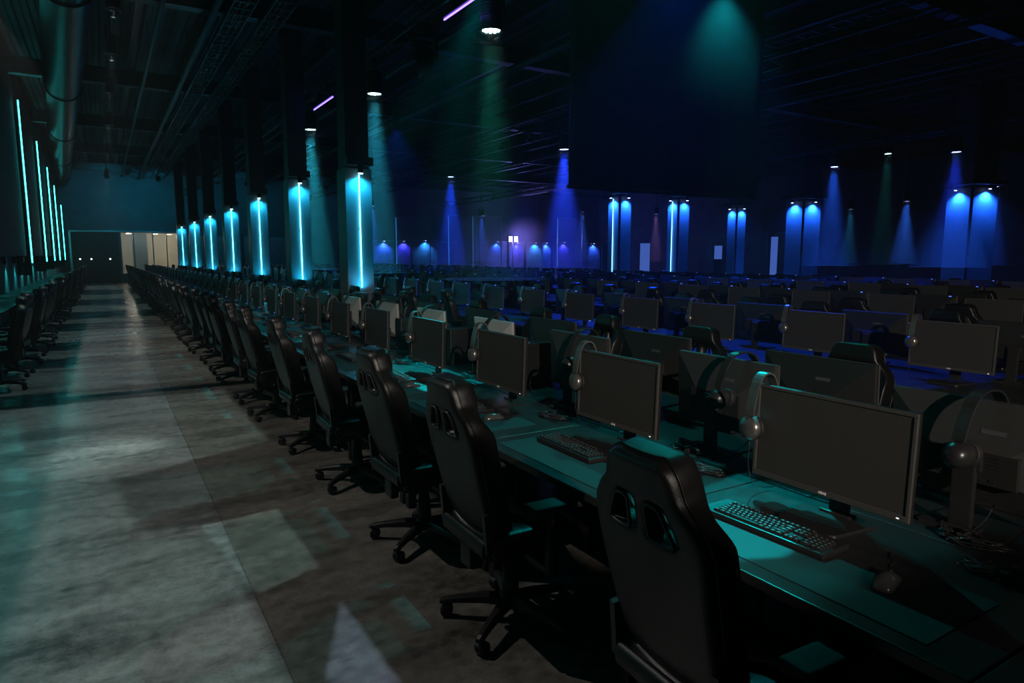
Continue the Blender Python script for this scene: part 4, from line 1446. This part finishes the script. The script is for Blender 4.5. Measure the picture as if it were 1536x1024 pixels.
# ------------------------------------------------------------------ light
def rig(name, loc, target, col, power, ang, lab, blend=0.35, size=0.1, poly=None, pz=0.0):
    """a profile spot on a drop rod from the ceiling steel; poly: floor outline its shutter blades cut the beam to"""
    t = empty('profile_spotlight', loc, 0, lab, 'spotlight', 'profile spotlights on drop rods')
    P0 = Vector(loc)
    if poly:
        m = len(poly)
        poly = [(poly[k][0] + (poly[(k + 1) % m][0] - poly[k][0]) * q / 8, poly[k][1] + (poly[(k + 1) % m][1] - poly[k][1]) * q / 8) for k in range(m) for q in range(8)]
        target = (sum(p[0] for p in poly) / len(poly), sum(p[1] for p in poly) / len(poly), pz)
    dv = (Vector(target) - P0).normalized()
    za = -dv
    xa = (Vector((1, 0, 0)) - za * za.x).normalized()
    ya = za.cross(xa)
    rot = Matrix((xa, ya, za)).transposed()
    mb = MB(); mb.lathe([(0.06, 0.34), (0.1, 0.32), (0.11, 0.0), (0.125, -0.02), (0.125, -0.08), (0.11, -0.08), (0.10, -0.04)], (0, 0, 0), 18, rot=rot); mb.build('housing', M['fixture'], t)
    mb = MB(); mb.tube([(0, 0, 0.10), (0, 0, ZC - loc[2])], 0.02, 6); mb.build('drop_rod', M['steel'], t)
    o0 = dv * 0.09
    if poly:
        spread = max((Vector((p[0], p[1], pz)) - P0).normalized().angle(dv) for p in poly)
        g = 0.24 if spread < 0.25 else 0.10
        hole = []
        for (px_, py_) in poly:
            v = Vector((px_, py_, pz)) - P0 - o0
            v = v * (g / v.dot(dv))
            hole.append(v)
        c = sum(hole, Vector()) / len(hole)
        rad = max(v.length for v in [h - dv * g for h in hole])
        mb = MB()
        n = len(hole)
        inn = [mb.bm.verts.new(o0 + h) for h in hole]
        out = [mb.bm.verts.new(o0 + c + (h - c).normalized() * rad * 2.3) for h in hole]
        for k in range(n):
            mb.bm.faces.new((inn[k], inn[(k + 1) % n], out[(k + 1) % n], out[k]))
        r_ = bmesh.ops.extrude_face_region(mb.bm, geom=list(mb.bm.faces))
        bmesh.ops.translate(mb.bm, vec=dv * 0.003, verts=[v for v in r_['geom'] if isinstance(v, bmesh.types.BMVert)])
        for k in range(2):
            e = (out[0].co if k else out[n // 2].co) - o0
            mb.tube([o0 + e * 0.98, o0 - dv * 0.03 + (e - dv * e.dot(dv)).normalized() * 0.115], 0.006, 5)
        mb.build('shutter', M['fixture'], t)
        ang = 2 * math.degrees(math.atan(rad * 1.25 / g))
        blend, size = 0.1, 0.0008
    l = lamp(name, 'SPOT', o0, col, power, t, angle=ang, blend=blend, size=size)
    l.rotation_euler = dv.to_track_quat('-Z', 'Y').to_euler()
    return t
RN = ['over the near end of the aisle', 'second over the aisle', 'third over the aisle', 'fourth over the aisle', 'fifth over the aisle', 'sixth over the aisle', 'seventh over the aisle', 'eighth over the aisle', 'ninth over the aisle']
AISLE = [((-0.9, 3.2, 6.4), [(-2.1, 0.2), (0.545, 0.2), (0.545, 4.5), (0.1, 4.65), (-0.05, 6.0), (-2.1, 6.0)], 430),
         ((0.9, 7.6, 6.0), [(-1.6, 6.0), (0.1, 5.8), (1.25, 6.3), (1.25, 9.2), (-1.6, 9.2)], 430),
         ((0.75, 11.2, 6.0), [(-1.6, 10.0), (1.3, 10.0), (1.3, 12.3), (-1.6, 12.3)], 430),
         ((0.45, 14.0, 6.0), [(-1.6, 13.3), (1.3, 13.3), (1.3, 14.5), (-1.6, 14.5)], 420),
         ((0.45, 17.0, 6.0), [(-1.6, 15.8), (1.3, 15.8), (1.3, 18.2), (-1.6, 18.2)], 560),
         ((0.45, 21.0, 6.0), [(-1.6, 20.2), (1.3, 20.2), (1.3, 21.6), (-1.6, 21.6)], 420),
         ((0.45, 26.0, 6.0), [(-1.6, 24.2), (1.3, 24.2), (1.3, 27.5), (-1.6, 27.5)], 560),
         ((0.45, 33.0, 6.0), [(-1.6, 31.0), (1.3, 31.0), (1.3, 35.0), (-1.6, 35.0)], 500),
         ((0.45, 42.5, 6.0), [(-1.6, 40.0), (1.3, 40.0), (1.3, 46.0), (-1.6, 46.0)], 560)]
for i, (lc, poly, p_) in enumerate(AISLE):
    rig('aisle_beam', lc, None, (0.74, 1.0, 0.96), p_ * (0.95 if i < 2 else 0.5), 0, 'profile spotlight ' + RN[i] + ', shuttered white beam on the floor', poly=poly)
rig('hot_beam', (0.85, 6.4, 6.0), (-0.13, 6.7, 0), (0.75, 1.0, 0.96), 1100, 12, 'profile spotlight beside the second aisle one, small soft pool on the floor', blend=1.0, size=0.1)
rig('face_beam', (-1.7, -7.0, 4.3), None, (1.0, 0.88, 0.78), 2500, 0, 'unseen key spotlight at the near end of the hall, warm beam shaped onto the screens', poly=[(2.15, 2.70), (5.0, 2.42), (20.0, 8.0), (27.0, 15.0), (9.0, 21.5), (2.2, 22.5), (1.9, 8.0)])  # unseen key lamp, outline shaped to light screens and spare floor and columns
rig('fill_beam', (-1.5, 5.6, 6.2), None, (1.0, 0.94, 0.88), 340, 0, 'added fill spotlight beside the wall, dim warm beam on the floor by the near chairs', poly=[(-0.5, 0.9), (1.93, 0.4), (1.93, 9.5), (-0.5, 9.5)])  # fill lamp added to lift the near chairs and floor
rig('fill_beam', (-1.5, 14.0, 6.2), None, (1.0, 0.95, 0.9), 480, 0, 'added fill spotlight farther along the wall, dim warm beam on the far aisle chairs', poly=[(-0.5, 9.5), (1.9, 9.5), (1.9, 22.0), (-0.5, 22.0)])  # second fill lamp added where the first one ends
rig('desk_beam', (4.35, 4.6, 5.4), None, (0.0, 0.80, 0.85), 330, 0, 'profile spotlight over the first island, teal beam on the aisle desks', poly=[(1.55, 1.0), (2.45, 0.9), (2.6, 6.8), (1.55, 6.8)], pz=0.74)
rig('desk_patch_beam', (3.9, 3.4, 5.6), None, (0.0, 0.80, 0.85), 2700, 0, 'added spotlight over the first island, narrow teal beam shaped beside the nearest keyboard', poly=[(1.62, 1.36), (1.8, 1.28), (2.36, 1.40), (2.36, 1.93), (1.95, 1.86), (1.62, 1.62)], pz=0.74)  # extra lamp added to draw the lit patch between monitor shadows
rig('desk_patch_beam', (3.9, 6.8, 5.6), None, (0.0, 0.80, 0.85), 5200, 0, 'added spotlight over the first island, narrow teal beam shaped on the fourth aisle desk', poly=[(1.9, 4.3), (2.45, 4.3), (2.45, 5.9), (1.9, 5.6)], pz=0.74)  # extra lamp added to draw the lit patch farther along the desks
rig('rim_beam', (5.4, 5.6, 5.4), (2.0, 3.2, 0.9), (0.0, 0.85, 0.80), 210, 74, 'profile spotlight over the first island, soft teal beam on chairs and monitor tops', blend=1.0, size=0.05)
rig('far_desk_beam', (5.6, 9.4, 6.0), None, (0.0, 0.75, 0.85), 1700, 0, 'profile spotlight farther along the first island, teal beam on the desks', poly=[(1.55, 6.8), (2.6, 6.8), (2.6, 14.0), (1.55, 14.0)], pz=0.74)
rig('blue_desk_beam', (7.4, 7.2, 6.2), None, (0.005, 0.07, 1.0), 4500, 0, 'profile spotlight over the second island, deep blue beam on the desks', poly=[(4.75, 2.4), (6.3, 2.2), (6.3, 14.0), (4.75, 14.0)], pz=0.74)
rig('blue_island_beam', (11.2, 14.5, 6.3), (11.2, 10.5, 0.8), (0.005, 0.06, 1.0), 2600, 78, 'profile spotlight over the fourth island, deep blue beam on its rows', blend=0.7)
rig('blue_island_beam', (9.2, 23.0, 6.3), (11.0, 27.5, 0.8), (0.005, 0.06, 1.0), 2600, 80, 'profile spotlight over the middle islands, deep blue beam on their far rows', blend=0.7)
rig('screen_beam', (11.15, 9.35, 7.2), (11.25, 10.0, 6.1), (0.01, 0.75, 0.85), 70, 96, 'profile spotlight above the hanging screen corner, teal beam', blend=1.0, size=0.1)
rig('patch_beam', (1.0, 5.2, 5.8), None, (0.62, 1.0, 0.98), 420, 0, 'added spotlight beside the near aisle one, shaped to lay a four-sided patch on the floor', poly=[(0.42, 4.50), (0.90, 4.55), (0.91, 3.53), (0.55, 3.39)])  # added lamp lays the patch that teal light through gaps would leave
rig('sliver_beam', (0.75, 4.0, 5.8), None, (0.45, 0.65, 1.0), 800, 0, 'added spotlight beside the near chairs, shaped to lay a small bluish patch on the floor', poly=[(0.90, 3.12), (0.91, 2.3), (0.62, 2.25), (0.67, 2.57)])  # added lamp stands in for a bluish reflection on the floor
for i, (wx, p_) in enumerate(((0.5, 300), (3.1, 300), (8.0, 220), (13.0, 120))):
    rig('wall_wash', (wx, 45.2, 6.2), (wx, 50, 5.0), (0.01, 0.38, 0.62), p_, 95, 'profile spotlight washing the far wall, ' + ('over the aisle', 'over the lit vestibule', 'over the frosted panels', 'near the far corner')[i], blend=1.0, size=0.1)

# haze in the air of the hall
wld = bpy.data.worlds.new('hall air')
scene.world = wld
wld.use_nodes = True
nt = wld.node_tree
nt.nodes['Background'].inputs['Color'].default_value = (0, 0, 0, 1)
nt.nodes['Background'].inputs['Strength'].default_value = 0.0
vs = nt.nodes.new('ShaderNodeVolumeScatter')
vs.inputs['Density'].default_value = 0.002
vs.inputs['Anisotropy'].default_value = 0.25
nt.links.new(vs.outputs['Volume'], nt.nodes['World Output'].inputs['Volume'])

# ------------------------------------------------------------------ view
vset = scene.view_settings
vset.view_transform = 'Standard'
vset.look = 'None'
vset.gamma = 1
vset.use_curve_mapping = False
vset.exposure = 0.0
scene.cycles.max_bounces = 6
scene.cycles.diffuse_bounces = 3
scene.cycles.glossy_bounces = 3
scene.cycles.volume_bounces = 0
scene.cycles.sample_clamp_indirect = 4.0
scene.cycles.use_denoising = True
